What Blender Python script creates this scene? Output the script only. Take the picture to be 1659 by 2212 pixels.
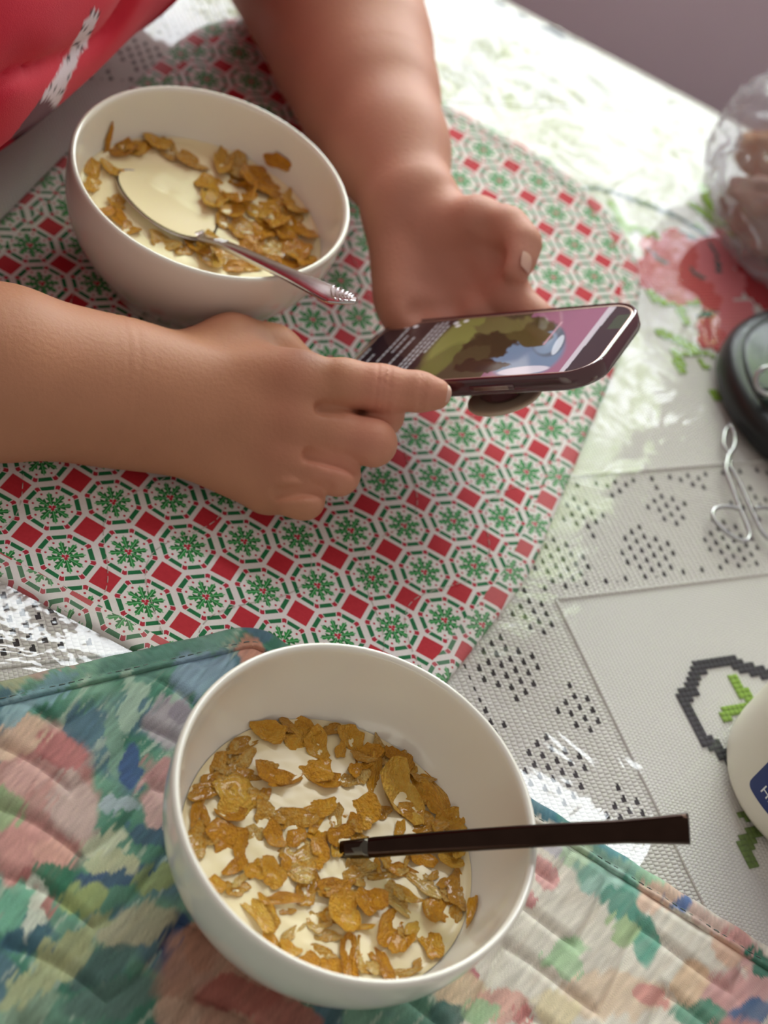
import bpy, math, random
import numpy as np
from mathutils import Vector, Matrix

# ------------------------------------------------------------------ clear
for o in list(bpy.data.objects):
    bpy.data.objects.remove(o, do_unlink=True)
scene = bpy.context.scene
COL = scene.collection
rng = np.random.default_rng(7)
random.seed(7)

# ------------------------------------------------------------------ camera
# solved from the regular print of the holly placemat (32 mm repeat)
FPX, W0, H0 = 3497.49, 1659.0, 2212.0
CAM = np.array([-0.22120101, -0.50364095, 0.64778777])
RW = np.array([[0.8813725, -0.34158301, 0.32634884],
               [-0.07656875, -0.78495314, -0.61480549],
               [0.46617565, 0.51688453, -0.7179907]])      # right, down, forward
cam = bpy.data.cameras.new('camera')
cam.sensor_fit = 'AUTO'
cam.sensor_width = 36.0
cam.lens = FPX / H0 * 36.0
cam.clip_start = 0.02
cam.dof.use_dof = True
cam.dof.focus_distance = 0.77
cam.dof.aperture_fstop = 6.2
cam_o = bpy.data.objects.new('camera', cam)
COL.objects.link(cam_o)
m = Matrix.Identity(4)
for r in range(3):
    m[r][0] = RW[0][r]; m[r][1] = -RW[1][r]; m[r][2] = -RW[2][r]; m[r][3] = CAM[r]
cam_o.matrix_world = m
scene.camera = cam_o

# table axes: U runs along the far edge, V away from the photographer
UA = math.radians(-42.0)
UX = np.array([math.cos(UA), math.sin(UA), 0.0])
VX = np.array([-math.sin(UA), math.cos(UA), 0.0])
ZX = np.array([0, 0, 1.0])


def T(u, v, z=0.0):
    return UX * u + VX * v + ZX * z


def ray(px, py):
    return RW.T @ np.array([(px - W0 / 2) / FPX, (py - H0 / 2) / FPX, 1.0])


def PZ(px, py, z=0.0):
    """point on the horizontal plane at height z seen at a photo pixel"""
    d = ray(px, py)
    return CAM + d * ((z - CAM[2]) / d[2])


def PD(px, py, depth):
    return CAM + ray(px, py) * depth


def proj(X):
    Y = (np.atleast_2d(X) - CAM) @ RW.T
    return np.c_[W0 / 2 + FPX * Y[:, 0] / Y[:, 2], H0 / 2 + FPX * Y[:, 1] / Y[:, 2]]


# ------------------------------------------------------------------ world, light, exposure
world = bpy.data.worlds.new('world')
scene.world = world
world.use_nodes = True
bg = world.node_tree.nodes['Background']
bg.inputs[0].default_value = (1.0, 0.93, 0.86, 1)
bg.inputs[1].default_value = 0.37

# daylight outside the window beyond the far table edge
sky = bpy.data.lights.new('window_daylight', 'AREA')
sky.shape = 'RECTANGLE'; sky.size = 3.4; sky.size_y = 2.6
sky.energy = 330; sky.color = (0.90, 0.96, 1.0)
sky_o = bpy.data.objects.new('window_daylight', sky)
COL.objects.link(sky_o)
zax = Vector((VX + np.array([0, 0, 0.35]))).normalized()
sky_o.rotation_euler = zax.to_track_quat('Z', 'X').to_euler()
sky_o.location = Vector(T(0.0, 2.35, 1.25))

vs = scene.view_settings
vs.view_transform = 'Standard'; vs.look = 'None'; vs.exposure = 0.14; vs.gamma = 1.0
vs.use_curve_mapping = False


# ------------------------------------------------------------------ helpers
def lin(h):
    h = h.lstrip('#')
    c = [int(h[i:i + 2], 16) / 255 for i in (0, 2, 4)]
    return tuple((x / 12.92 if x <= 0.04045 else ((x + 0.055) / 1.055) ** 2.4) for x in c)


def lin4(h):
    return lin(h) + (1.0,)


def mesh_np(name, Vt, quads=None, tris=None, smooth=True, colors=None):
    me = bpy.data.meshes.new(name)
    Vt = np.asarray(Vt, np.float32)
    me.vertices.add(len(Vt)); me.vertices.foreach_set('co', Vt.ravel())
    idx, starts = [], []
    n = 0
    for F, k in ((quads, 4), (tris, 3)):
        if F is not None and len(F):
            F = np.asarray(F, np.int32)
            idx.append(F.ravel()); starts.append(n + np.arange(len(F)) * k); n += F.size
    idx = np.concatenate(idx); starts = np.concatenate(starts).astype(np.int32)
    me.loops.add(len(idx)); me.loops.foreach_set('vertex_index', idx)
    me.polygons.add(len(starts)); me.polygons.foreach_set('loop_start', starts)
    me.update(calc_edges=True); me.validate()
    if smooth:
        me.polygons.foreach_set('use_smooth', np.ones(len(me.polygons), bool))
    if colors is not None:
        a = me.color_attributes.new('print', 'FLOAT_COLOR', 'POINT')
        c = np.ones((len(Vt), 4), np.float32); c[:, :3] = colors
        a.data.foreach_set('color', c.ravel())
    return me


def add(name, me, mat=None, parent=None, loc=None):
    """link a mesh whose vertices are in world space; loc moves its origin there"""
    o = bpy.data.objects.new(name, me)
    COL.objects.link(o)
    if mat is not None:
        me.materials.append(mat)
    off = np.zeros(3)
    if loc is not None:
        off = np.asarray(loc, float)
    elif parent is not None:
        off = np.array(parent.get('_o', (0, 0, 0)), float)
    if np.any(off):
        me.transform(Matrix.Translation(Vector(-off)))
    if parent is not None:
        o.parent = parent
        if loc is not None:
            o.location = Vector(off - np.array(parent.get('_o', (0, 0, 0)), float))
    else:
        o.location = Vector(off)
    o['_o'] = [float(x) for x in off]
    return o


def tag(o, label=None, cat=None, group=None, kind=None):
    if label: o['label'] = label
    if cat: o['category'] = cat
    if group: o['group'] = group
    if kind: o['kind'] = kind
    return o


def thing(name, label, cat, loc, group=None):
    o = bpy.data.objects.new(name, None)
    o.empty_display_size = 0.02
    COL.objects.link(o)
    o.location = Vector(np.asarray(loc, float))
    o['_o'] = [float(x) for x in loc]
    return tag(o, label, cat, group)


def grid_faces(nu, nv, wrap_u=False):
    i = np.arange(nu if wrap_u else nu - 1)[:, None]; j = np.arange(nv - 1)[None, :]
    i2 = (i + 1) % nu
    return np.stack([i * nv + j, i2 * nv + j, i2 * nv + j + 1, i * nv + j + 1], -1).reshape(-1, 4)


def lathe(profile, seg=96, center=(0, 0, 0)):
    pr = np.asarray(profile, float)
    a = np.linspace(0, 2 * np.pi, seg, endpoint=False)
    V = np.stack([np.outer(np.cos(a), pr[:, 0]), np.outer(np.sin(a), pr[:, 0]), np.tile(pr[:, 1], (seg, 1))], -1)
    return V.reshape(-1, 3) + np.asarray(center), grid_faces(seg, len(pr), True)


def smooth_path(P, n=12):
    """Catmull-Rom through the points"""
    P = np.asarray(P, float)
    Q = np.vstack([2 * P[0] - P[1], P, 2 * P[-1] - P[-2]])
    out = []
    for k in range(1, len(Q) - 2):
        t = np.linspace(0, 1, n, endpoint=False)[:, None]
        p0, p1, p2, p3 = Q[k - 1], Q[k], Q[k + 1], Q[k + 2]
        out.append(0.5 * ((2 * p1) + (-p0 + p2) * t + (2 * p0 - 5 * p1 + 4 * p2 - p3) * t ** 2 + (-p0 + 3 * p1 - 3 * p2 + p3) * t ** 3))
    out.append(P[-1:])
    return np.vstack(out)


def tube(path, rad, seg=10, sx=1.0, up=None):
    """tube along a path; rad scalar or per point; sx widens it sideways"""
    P = np.asarray(path, float); n = len(P)
    rad = np.broadcast_to(np.asarray(rad, float), (n,))
    sx = np.broadcast_to(np.asarray(sx, float), (n,))
    tg = np.gradient(P, axis=0); tg /= np.linalg.norm(tg, axis=1)[:, None] + 1e-12
    up = np.array([0, 0, 1.0]) if up is None else np.asarray(up, float)
    a = np.linspace(0, 2 * np.pi, seg, endpoint=False)
    V = []
    for k in range(n):
        s = np.cross(tg[k], up); s /= np.linalg.norm(s) + 1e-12
        w = np.cross(s, tg[k])
        V.append(P[k] + rad[k] * (np.outer(np.cos(a) * sx[k], s) + np.outer(np.sin(a), w)))
    V = np.array(V).reshape(-1, 3)
    i = np.arange(n - 1)[:, None]; j = np.arange(seg)[None, :]; j2 = (j + 1) % seg
    F = np.stack([i * seg + j, i * seg + j2, (i + 1) * seg + j2, (i + 1) * seg + j], -1).reshape(-1, 4)
    c0, c1 = len(V), len(V) + 1
    V = np.vstack([V, P[:1], P[-1:]])
    jj = np.arange(seg); k2 = (jj + 1) % seg
    Tt = np.vstack([np.c_[np.full(seg, c0), k2, jj], np.c_[np.full(seg, c1), (n - 1) * seg + jj, (n - 1) * seg + k2]])
    return V, F, Tt


def join(parts):
    V, Q, Tr, n = [], [], [], 0
    for p in parts:
        V.append(p[0])
        if p[1] is not None and len(p[1]): Q.append(np.asarray(p[1]) + n)
        if len(p) > 2 and p[2] is not None and len(p[2]): Tr.append(np.asarray(p[2]) + n)
        n += len(p[0])
    return np.vstack(V), (np.vstack(Q) if Q else None), (np.vstack(Tr) if Tr else None)


def box(c, ax, half):
    """oriented box: ax 3 unit vectors, half sizes"""
    s = np.array([[x, y, z] for x in (-1, 1) for y in (-1, 1) for z in (-1, 1)], float)
    V = np.asarray(c) + (s * half) @ np.asarray(ax)
    F = np.array([[0, 1, 3, 2], [4, 6, 7, 5], [0, 4, 5, 1], [2, 3, 7, 6], [0, 2, 6, 4], [1, 5, 7, 3]])
    return V, F, None


def bevel(o, w, seg=2):
    b = o.modifiers.new('bevel', 'BEVEL'); b.width = w; b.segments = seg; b.limit_method = 'ANGLE'
    return o


# numpy noise
def _hash(*ijk, seed=0):
    h = np.full(np.shape(ijk[0]), (seed * 374761393 + 668265263) & 0xffffffff, np.uint64)
    for k, a in enumerate(ijk):
        h = (h ^ (np.asarray(a).astype(np.int64).astype(np.uint64) * np.uint64(2654435761 + 40503 * (2 * k + 1)))) & np.uint64(0xffffffff)
        h = (h * np.uint64(2246822519) + np.uint64(3266489917)) & np.uint64(0xffffffff)
        h ^= h >> np.uint64(15)
    return h.astype(np.float64) / 4294967295.0


def vnoise(P, seed=0):
    """value noise, P (n,d) -> 0..1"""
    P = np.asarray(P, float); d = P.shape[1]
    I = np.floor(P); f = P - I; f = f * f * (3 - 2 * f); I = I.astype(np.int64)
    out = 0
    for c in range(2 ** d):
        w = 1.0; ii = []
        for k in range(d):
            b = (c >> k) & 1
            w = w * (f[:, k] if b else 1 - f[:, k]); ii.append(I[:, k] + b)
        out = out + w * _hash(*ii, seed=seed)
    return out


def fbm(P, oct=4, seed=0):
    s, a, n = 0, 0.5, 0
    for k in range(oct):
        s = s + a * vnoise(np.asarray(P) * 2 ** k + 17.3 * k, seed + k); n += a; a *= 0.5
    return s / n


# ------------------------------------------------------------------ materials
def new_mat(name):
    mt = bpy.data.materials.new(name); mt.use_nodes = True
    nt = mt.node_tree
    return mt, nt, nt.nodes['Principled BSDF']


def noise_node(nt, scale, detail=3, rough=0.5, coord='Object', dim='3D'):
    tc = nt.nodes.new('ShaderNodeTexCoord'); n = nt.nodes.new('ShaderNodeTexNoise')
    n.inputs['Scale'].default_value = scale; n.inputs['Detail'].default_value = detail; n.inputs['Roughness'].default_value = rough
    nt.links.new(tc.outputs[coord], n.inputs['Vector'])
    return n


def bump_from(nt, sock, bsdf, strength=0.3, dist=0.001):
    b = nt.nodes.new('ShaderNodeBump'); b.inputs['Strength'].default_value = strength; b.inputs['Distance'].default_value = dist
    nt.links.new(sock, b.inputs['Height']); nt.links.new(b.outputs[0], bsdf.inputs['Normal'])
    return b


def simple(name, color, rough=0.5, metal=0.0, coat=0.0, var=0.0, vscale=60, bump=0.0, bscale=400, bdist=0.0005, **kw):
    mt, nt, b = new_mat(name)
    c = lin4(color) if isinstance(color, str) else tuple(color) + (1,)
    b.inputs['Base Color'].default_value = c
    b.inputs['Roughness'].default_value = rough; b.inputs['Metallic'].default_value = metal
    b.inputs['Coat Weight'].default_value = coat
    for k, v in kw.items():
        b.inputs[k].default_value = v
    if var:
        n = noise_node(nt, vscale)
        mr = nt.nodes.new('ShaderNodeMapRange')
        mr.inputs['To Min'].default_value = 1 - var; mr.inputs['To Max'].default_value = 1 + var
        nt.links.new(n.outputs['Fac'], mr.inputs['Value'])
        mx = nt.nodes.new('ShaderNodeMix'); mx.data_type = 'RGBA'; mx.blend_type = 'MULTIPLY'; mx.inputs[0].default_value = 1
        mx.inputs[6].default_value = c
        nt.links.new(mr.outputs[0], mx.inputs[7]); nt.links.new(mx.outputs[2], b.inputs['Base Color'])
    if bump:
        n2 = noise_node(nt, bscale, 2)
        bump_from(nt, n2.outputs['Fac'], b, bump, bdist)
    return mt


def printed(name, rough=0.8, bump=0.25, bscale=1800, bdist=0.0004, sheen=0.0, coat=0.0, **kw):
    """colour from the mesh's own print, plus a fine fabric bump"""
    mt, nt, b = new_mat(name)
    a = nt.nodes.new('ShaderNodeVertexColor'); a.layer_name = 'print'
    nt.links.new(a.outputs['Color'], b.inputs['Base Color'])
    b.inputs['Roughness'].default_value = rough
    b.inputs['Sheen Weight'].default_value = sheen; b.inputs['Coat Weight'].default_value = coat
    for k, v in kw.items():
        b.inputs[k].default_value = v
    if bump:
        n2 = noise_node(nt, bscale, 2)
        bump_from(nt, n2.outputs['Fac'], b, bump, bdist)
    return mt


class S:
    """tiny expression builder for shader math"""
    nt = None

    def __init__(s, sock): s.s = sock

    @staticmethod
    def op(name, *a):
        n = S.nt.nodes.new('ShaderNodeMath'); n.operation = name
        for k, x in enumerate(a):
            if isinstance(x, S): S.nt.links.new(x.s, n.inputs[k])
            else: n.inputs[k].default_value = float(x)
        return S(n.outputs[0])

    def __add__(s, o): return S.op('ADD', s, o)
    __radd__ = __add__
    def __sub__(s, o): return S.op('SUBTRACT', s, o)
    def __rsub__(s, o): return S.op('SUBTRACT', o, s)
    def __mul__(s, o): return S.op('MULTIPLY', s, o)
    __rmul__ = __mul__
    def __truediv__(s, o): return S.op('DIVIDE', s, o)
    def __lt__(s, o): return S.op('LESS_THAN', s, o)
    def __gt__(s, o): return S.op('GREATER_THAN', s, o)
    def abs(s): return S.op('ABSOLUTE', s)
    def fract(s): return S.op('FRACT', s)
    def sqrt(s): return S.op('SQRT', s)
    def max(s, o): return S.op('MAXIMUM', s, o)
    def min(s, o): return S.op('MINIMUM', s, o)


def mixc(fac, a, b):
    n = S.nt.nodes.new('ShaderNodeMix'); n.data_type = 'RGBA'
    if isinstance(fac, S): S.nt.links.new(fac.s, n.inputs[0])
    else: n.inputs[0].default_value = fac
    for k, x in ((6, a), (7, b)):
        if isinstance(x, tuple): n.inputs[k].default_value = x
        else: S.nt.links.new(x, n.inputs[k])
    return n.outputs[2]


def holly_material(name, shift=(0.0, 0.0), pale=0.0):
    mt, nt, b = new_mat(name); S.nt = nt
    tc = nt.nodes.new('ShaderNodeTexCoord')
    sx = nt.nodes.new('ShaderNodeSeparateXYZ')
    # hand-cut, slightly wavy print
    nz = nt.nodes.new('ShaderNodeTexNoise'); nz.inputs['Scale'].default_value = 9; nz.inputs['Detail'].default_value = 1
    nt.links.new(tc.outputs['Object'], nz.inputs['Vector'])
    nt.links.new(tc.outputs['Object'], sx.inputs[0])
    sn = nt.nodes.new('ShaderNodeSeparateXYZ'); nt.links.new(nz.outputs['Color'], sn.inputs[0])
    X = S(sx.outputs[0]) / 0.032 + (S(sn.outputs[0]) - 0.5) * 0.22 + shift[0]
    Y = S(sx.outputs[1]) / 0.032 + (S(sn.outputs[1]) - 0.5) * 0.22 + shift[1]
    # diamonds on the lattice points
    ax = ((X + 0.5).fract() - 0.5).abs(); ay = ((Y + 0.5).fract() - 0.5).abs()
    red_sq = (ax + ay) < 0.262
    # octagon local coordinates
    ox = X.fract() - 0.5; oy = Y.fract() - 0.5
    px, py = ox.abs(), oy.abs()
    o = px.max(py).max((px + py) * 0.7071)
    r = (ox * ox + oy * oy).sqrt()
    ring = (o > 0.366) * (o < 0.444)
    ang = S.op('ARCTAN2', oy, ox)
    sec = ((ang / (math.pi / 4) + 0.5).fract() - 0.5)          # -0.5..0.5 within each of 8 sectors
    sa = sec.abs()
    corner = (sa > 0.385) * ring
    gap = (sa > 0.345) * ring
    bar = ring * (S.op('SUBTRACT', 1.0, gap))
    # holly leaves: one along every sector axis
    th = sec * (math.pi / 4)
    along = r * S.op('COSINE', th); across = (r * S.op('SINE', th)).abs()
    saw = ((along - 0.045) / 0.082).fract()
    env = S.op('MULTIPLY', (along - 0.03).max(0.0), (0.33 - along).max(0.0)) * 44.0
    wid = env.min(1.0) * (0.029 + 0.053 * saw)
    leaf = (across < wid) * (along > 0.045) * (along < 0.33)
    vein = (across < 0.006)
    half = (sec > 0.0)
    # berries and dots
    def dot(cx, cy, rad):
        dx, dy = ox - cx, oy - cy
        return (dx * dx + dy * dy) < rad * rad
    ber = dot(-0.03, 0.018, 0.03).max(dot(0.032, 0.012, 0.03)).max(dot(0.0, -0.034, 0.03))
    ca = 0.5 - sa
    ddx = r * S.op('COSINE', ca * (math.pi / 4)) - 0.318
    ddy = r * S.op('SINE', ca * (math.pi / 4))
    dots = (ddx * ddx + ddy * ddy) < 0.00045
    fine = nt.nodes.new('ShaderNodeTexNoise'); fine.inputs['Scale'].default_value = 420; fine.inputs['Detail'].default_value = 2
    nt.links.new(tc.outputs['Object'], fine.inputs['Vector'])
    fz = S(fine.outputs['Fac'])
    def P(h):
        c = lin(h); w = lin('#e6dfdc')
        return tuple(c[i] * (1 - pale) + w[i] * pale for i in range(3)) + (1,)
    white = mixc(fz, P('#e2dad6'), P('#eee8e6'))
    red = mixc(fz, P('#b5222f'), P('#c9303c'))
    green = mixc(fz, P('#136538'), P('#1e7a48'))
    leafc = mixc(half * 0.75, P('#12602a'), P('#2f9a48'))
    leafc = mixc(((along - 0.05) * 2.2).max(0.0).min(0.55), leafc, P('#2a8f42'))
    col = mixc(red_sq, white, red)
    col = mixc(bar, col, green)
    col = mixc(corner, col, P('#b8283c'))
    col = mixc(leaf, col, leafc)
    col = mixc(leaf * vein, col, P('#7cc48a'))
    col = mixc(dots.max(ber), col, P('#bb2438'))
    nt.links.new(col, b.inputs['Base Color'])
    b.inputs['Roughness'].default_value = 0.75
    b.inputs['Specular IOR Level'].default_value = 0.35
    bump_from(nt, fine.outputs['Fac'], b, 0.25, 0.0006)
    return mt


def glass_sheet(name, tint=(1, 1, 1), rough=0.05, ior=1.45, haze=0.0, bump=0.0, bscale=30, bdist=0.002, gloss_boost=1.0, graze=0.9):
    """thin clear film: transparent with a Fresnel gloss"""
    mt = bpy.data.materials.new(name); mt.use_nodes = True
    nt = mt.node_tree; nt.nodes.clear()
    out = nt.nodes.new('ShaderNodeOutputMaterial')
    tr = nt.nodes.new('ShaderNodeBsdfTransparent'); tr.inputs[0].default_value = tuple(tint) + (1,)
    gl = nt.nodes.new('ShaderNodeBsdfGlossy'); gl.inputs['Roughness'].default_value = rough
    fr = nt.nodes.new('ShaderNodeLayerWeight'); fr.inputs[0].default_value = 0.5
    r0 = ((ior - 1) / (ior + 1)) ** 2
    mx = nt.nodes.new('ShaderNodeMixShader')
    S.nt = nt
    f = ((S.op('POWER', S(fr.outputs['Facing']), 5.0) * graze + r0) * gloss_boost).min(1.0)
    nt.links.new(f.s, mx.inputs[0]); nt.links.new(tr.outputs[0], mx.inputs[1]); nt.links.new(gl.outputs[0], mx.inputs[2])
    last = mx.outputs[0]
    if haze:
        df = nt.nodes.new('ShaderNodeBsdfDiffuse'); df.inputs[0].default_value = (0.85, 0.86, 0.9, 1)
        m2 = nt.nodes.new('ShaderNodeMixShader'); m2.inputs[0].default_value = haze
        nt.links.new(last, m2.inputs[1]); nt.links.new(df.outputs[0], m2.inputs[2]); last = m2.outputs[0]
    if bump:
        n1 = noise_node(nt, bscale, 2.5, 0.55); n1.inputs['Distortion'].default_value = 1.6
        bm = nt.nodes.new('ShaderNodeBump'); bm.inputs['Strength'].default_value = bump; bm.inputs['Distance'].default_value = bdist
        nt.links.new(n1.outputs['Fac'], bm.inputs['Height'])
        nt.links.new(bm.outputs[0], gl.inputs['Normal']); nt.links.new(bm.outputs[0], fr.inputs['Normal'])
    nt.links.new(last, out.inputs[0])
    return mt


M = {}
M['ceramic'] = simple('white_ceramic', '#f0eadf', 0.16, coat=0.4, var=0.015, vscale=20)
M['milk'] = simple('milk', '#f5e3b6', 0.3, coat=0.05, var=0.02, vscale=40)
M['steel'] = simple('brushed_steel', '#c9c2c2', 0.2, 1.0, var=0.06, vscale=120)
M['dark_steel'] = simple('dark_steel', '#33251f', 0.16, 1.0, var=0.25, vscale=90)
M['neck_reflection_steel'] = simple('milk_reflection_steel', '#57524a', 0.2, 1.0, var=0.1, vscale=90)  # paler grey: reflected milk put into the metal's colour
M['wood'] = simple('dark_table_wood', '#3a2a20', 0.5, var=0.3, vscale=14)
M['wire'] = simple('steel_wire', '#b4b2b4', 0.3, 1.0, var=0.05)
M['black'] = simple('black_plastic', '#0d0f10', 0.35, var=0.2)
M['lidglass'] = simple('dark_green_lid', '#16221e', 0.3, coat=0.15, var=0.3, vscale=25)
M['jar'] = simple('ivory_plastic', '#e9e2d2', 0.4, var=0.02)
M['blue'] = simple('blue_label', '#0f2a6e', 0.4, var=0.08)
M['white'] = simple('white_print', '#eef0f2', 0.5, var=0.02)
M['bread'] = simple('brown_bread', '#a8714a', 0.8, var=0.35, vscale=45, bump=0.5, bscale=180, bdist=0.003)
M['wall'] = simple('mauve_wall_paint', '#f0d9e8', 0.8, var=0.03, vscale=8, bump=0.1, bscale=120)
M['floor'] = simple('floor_tiles', '#8d7f80', 0.5, var=0.1, vscale=6)
M['frame'] = simple('white_window_paint', '#dcdad6', 0.45, var=0.03)
M['nail'] = simple('fingernail', '#d6a896', 0.3, coat=0.3)

# ================================================================== THE ROOM
TZ = -0.0065            # table top; the mats' upper side lies at z = 0
FLZ = -0.76


def uvbox(u0, u1, v0, v1, z0, z1):
    c = T((u0 + u1) / 2, (v0 + v1) / 2, (z0 + z1) / 2)
    return box(c, (UX, VX, ZX), ((u1 - u0) / 2, (v1 - v0) / 2, (z1 - z0) / 2))


def struct(name, parts, mat):
    V, Q, Tr = join(parts)
    return tag(add(name, mesh_np(name, V, Q, Tr, smooth=False), mat), kind='structure')


struct('floor', [uvbox(-2.2, 2.4, -2.0, 1.42, FLZ - 0.05, FLZ)], M['floor'])
WV = 1.30
wu0, wu1, wz0, wz1 = -0.75, 0.50, 0.20, 1.46
struct('wall_far', [uvbox(-2.2, wu0, WV, WV + 0.12, FLZ, 1.75), uvbox(wu1, 2.4, WV, WV + 0.12, FLZ, 1.75),
                    uvbox(wu0, wu1, WV, WV + 0.12, FLZ, wz0), uvbox(wu0, wu1, WV, WV + 0.12, wz1, 1.75)], M['wall'])
win = struct('window_1', [uvbox(wu0, wu1, WV + .02, WV + .08, wz0, wz0 + .045), uvbox(wu0, wu1, WV + .02, WV + .08, wz1 - .045, wz1),
                          uvbox(wu0, wu0 + .045, WV + .02, WV + .08, wz0 + .045, wz1 - .045), uvbox(wu1 - .045, wu1, WV + .02, WV + .08, wz0 + .045, wz1 - .045),
                          uvbox(-.15, -.10, WV + .02, WV + .08, wz0 + .045, wz1 - .045)], M['frame'])
sill = uvbox(wu0 - .04, wu1 + .04, WV - .05, WV + .02, wz0 - .03, wz0)
add('window_sill', mesh_np('window_sill', *sill[:2], smooth=False), M['frame'], win)
for a, b_ in ((wu0 + .045, -.15), (-.10, wu1 - .045)):
    pn = uvbox(a, b_, WV + .047, WV + .053, wz0 + .045, wz1 - .045)
    M.setdefault('pane', glass_sheet('window_glass', rough=0.02))
    add('window_pane', mesh_np('window_pane', *pn[:2], smooth=False), M['pane'], win)

# garden foliage outside, hanging into the upper part of the window
ml, nt, b = new_mat('garden_leaves')
b.inputs['Base Color'].default_value = lin4('#8fb63f'); b.inputs['Roughness'].default_value = 0.6
tl = nt.nodes.new('ShaderNodeBsdfTranslucent'); tl.inputs[0].default_value = (0.66, 0.86, 0.28, 1)
ms = nt.nodes.new('ShaderNodeMixShader'); ms.inputs[0].default_value = 0.7
nt.links.new(b.outputs[0], ms.inputs[1]); nt.links.new(tl.outputs[0], ms.inputs[2])
nt.links.new(ms.outputs[0], nt.nodes['Material Output'].inputs[0])
nl = 1300
lu = rng.uniform(-0.7, 1.25, nl); lz = 0.62 + rng.beta(1.6, 1.0, nl) * 1.15; lv = rng.uniform(1.62, 1.95, nl)
keep = (0.5 + 0.5 * np.sin(lu * 7 + 2 * lz) * np.cos(lz * 6)) + 0.8 * (lz - 0.7) > 0.42
lu, lz, lv = lu[keep], lz[keep], lv[keep]
Vl, Ql = [], []
shape = np.array([(-1, 0, 0), (-.45, .34, .06), (.25, .36, .06), (1, 0, -.05), (.25, -.36, .06), (-.45, -.34, .06)])
for k in range(len(lu)):
    A = np.linalg.qr(rng.normal(size=(3, 3)))[0]
    Vl.append(shape @ A * rng.uniform(.035, .07) + T(lu[k], lv[k], lz[k]))
    Ql += [(6 * k, 6 * k + 1, 6 * k + 4, 6 * k + 5), (6 * k + 1, 6 * k + 2, 6 * k + 3, 6 * k + 4)]
gf = add('garden_foliage', mesh_np('garden_foliage', np.vstack(Vl), Ql), ml)
tag(gf, 'bright green leaves of a garden tree outside the window', 'foliage', kind='stuff')

# ================================================================== TABLE
U0, U1, V0, V1 = -0.19, 1.02, -0.47, 0.68
tb = thing('dining_table', 'dining table under a white openwork cloth and clear plastic cover', 'table', T(.4, .1, FLZ))
add('table_top', mesh_np('table_top', *uvbox(U0, U1, V0, V1, TZ - 0.028, TZ)[:2], smooth=False), M['wood'], tb)
for uu in (U0 + .08, U1 - .08):
    for vv in (V0 + .08, V1 - .08):
        add('leg', mesh_np('leg', *uvbox(uu - .03, uu + .03, vv - .03, vv + .03, FLZ, TZ - .028)[:2], smooth=False), M['wood'], tb)
for vv in (V0 + .06, V1 - .06):
    add('apron', mesh_np('apron', *uvbox(U0 + .11, U1 - .11, vv - .01, vv + .01, TZ - .11, TZ - .028)[:2], smooth=False), M['wood'], tb)


# ------------------------------------------------------------------ outlines of the mats (table u,v)
def round_poly(C, rads, n=14):
    C = np.asarray(C, float); out = []
    for k in range(len(C)):
        p, a, c = C[k], C[k - 1], C[(k + 1) % len(C)]
        d1 = (a - p) / np.linalg.norm(a - p); d2 = (c - p) / np.linalg.norm(c - p)
        ang = math.acos(np.clip(d1 @ d2, -1, 1)); t = rads[k] / math.tan(ang / 2)
        t = min(t, .49 * np.linalg.norm(a - p), .49 * np.linalg.norm(c - p))
        p1, p2 = p + d1 * t, p + d2 * t
        s = np.linspace(0, 1, n)[:, None]
        out.append((1 - s) ** 2 * p1 + 2 * s * (1 - s) * p + s ** 2 * p2)
    P = np.vstack(out)
    # even spacing
    Q = np.vstack([P, P[:1]]); d = np.r_[0, np.cumsum(np.linalg.norm(np.diff(Q, axis=0), axis=1))]
    m_ = int(d[-1] / 0.004); t = np.linspace(0, d[-1], m_, endpoint=False)
    return np.c_[np.interp(t, d, Q[:, 0]), np.interp(t, d, Q[:, 1])]


HOLLY = round_poly([(-.105, -.055), (.155, -.055), (.237, -.012), (.262, .115), (.262, .501), (-.105, .501)],
                   [.05, .06, .05, .2, .14, .10])
FLOR = round_poly([(.142, -.008), (.50, -.042), (.60, -.14), (.59, -.36), (.5, -.455), (.12, -.45), (.01, -.36), (.02, -.145)],
                  [.022, .05, .05, .05, .05, .05, .05, .05])[::-1].copy()


def inside(path, uvp, shrink=0.0):
    """signed: inside convex path"""
    d = np.full(len(uvp), 1e9)
    N = np.roll(path, -1, 0) - path
    nn = np.c_[-N[:, 1], N[:, 0]] / (np.linalg.norm(N, axis=1)[:, None] + 1e-12)
    for k in range(0, len(path)):
        d = np.minimum(d, (uvp - path[k]) @ nn[k])
    return d - shrink            # > 0 inside (ccw path)


def edge_span(path, v):
    Q = np.vstack([path, path[:1]]); a, b2 = Q[:-1], Q[1:]
    m_ = (a[:, 1] - v) * (b2[:, 1] - v) <= 0
    a, b2 = a[m_], b2[m_]
    dv = b2[:, 1] - a[:, 1]; dv = np.where(abs(dv) < 1e-12, 1e-12, dv)
    x = a[:, 0] + np.clip((v - a[:, 1]) / dv, 0, 1) * (b2[:, 0] - a[:, 0])
    return x.min(), x.max()


def uv_to_world(uvp, z):
    return uvp[:, :1] * UX + uvp[:, 1:2] * VX + np.asarray(z).reshape(-1, 1) * ZX


def fill(path, step, zfun, margin=0.0):
    v0, v1 = path[:, 1].min() + 1e-5, path[:, 1].max() - 1e-5
    vs_ = np.linspace(v0, v1, int((v1 - v0) / step))
    nu = int((path[:, 0].max() - path[:, 0].min()) / step)
    rows = []
    for v in vs_:
        a, b2 = edge_span(path, v)
        rows.append(np.c_[np.linspace(a, b2, nu), np.full(nu, v)])
    P = np.array(rows).reshape(-1, 2)
    F = grid_faces(len(vs_), nu)[:, ::-1]
    return P, F


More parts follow.
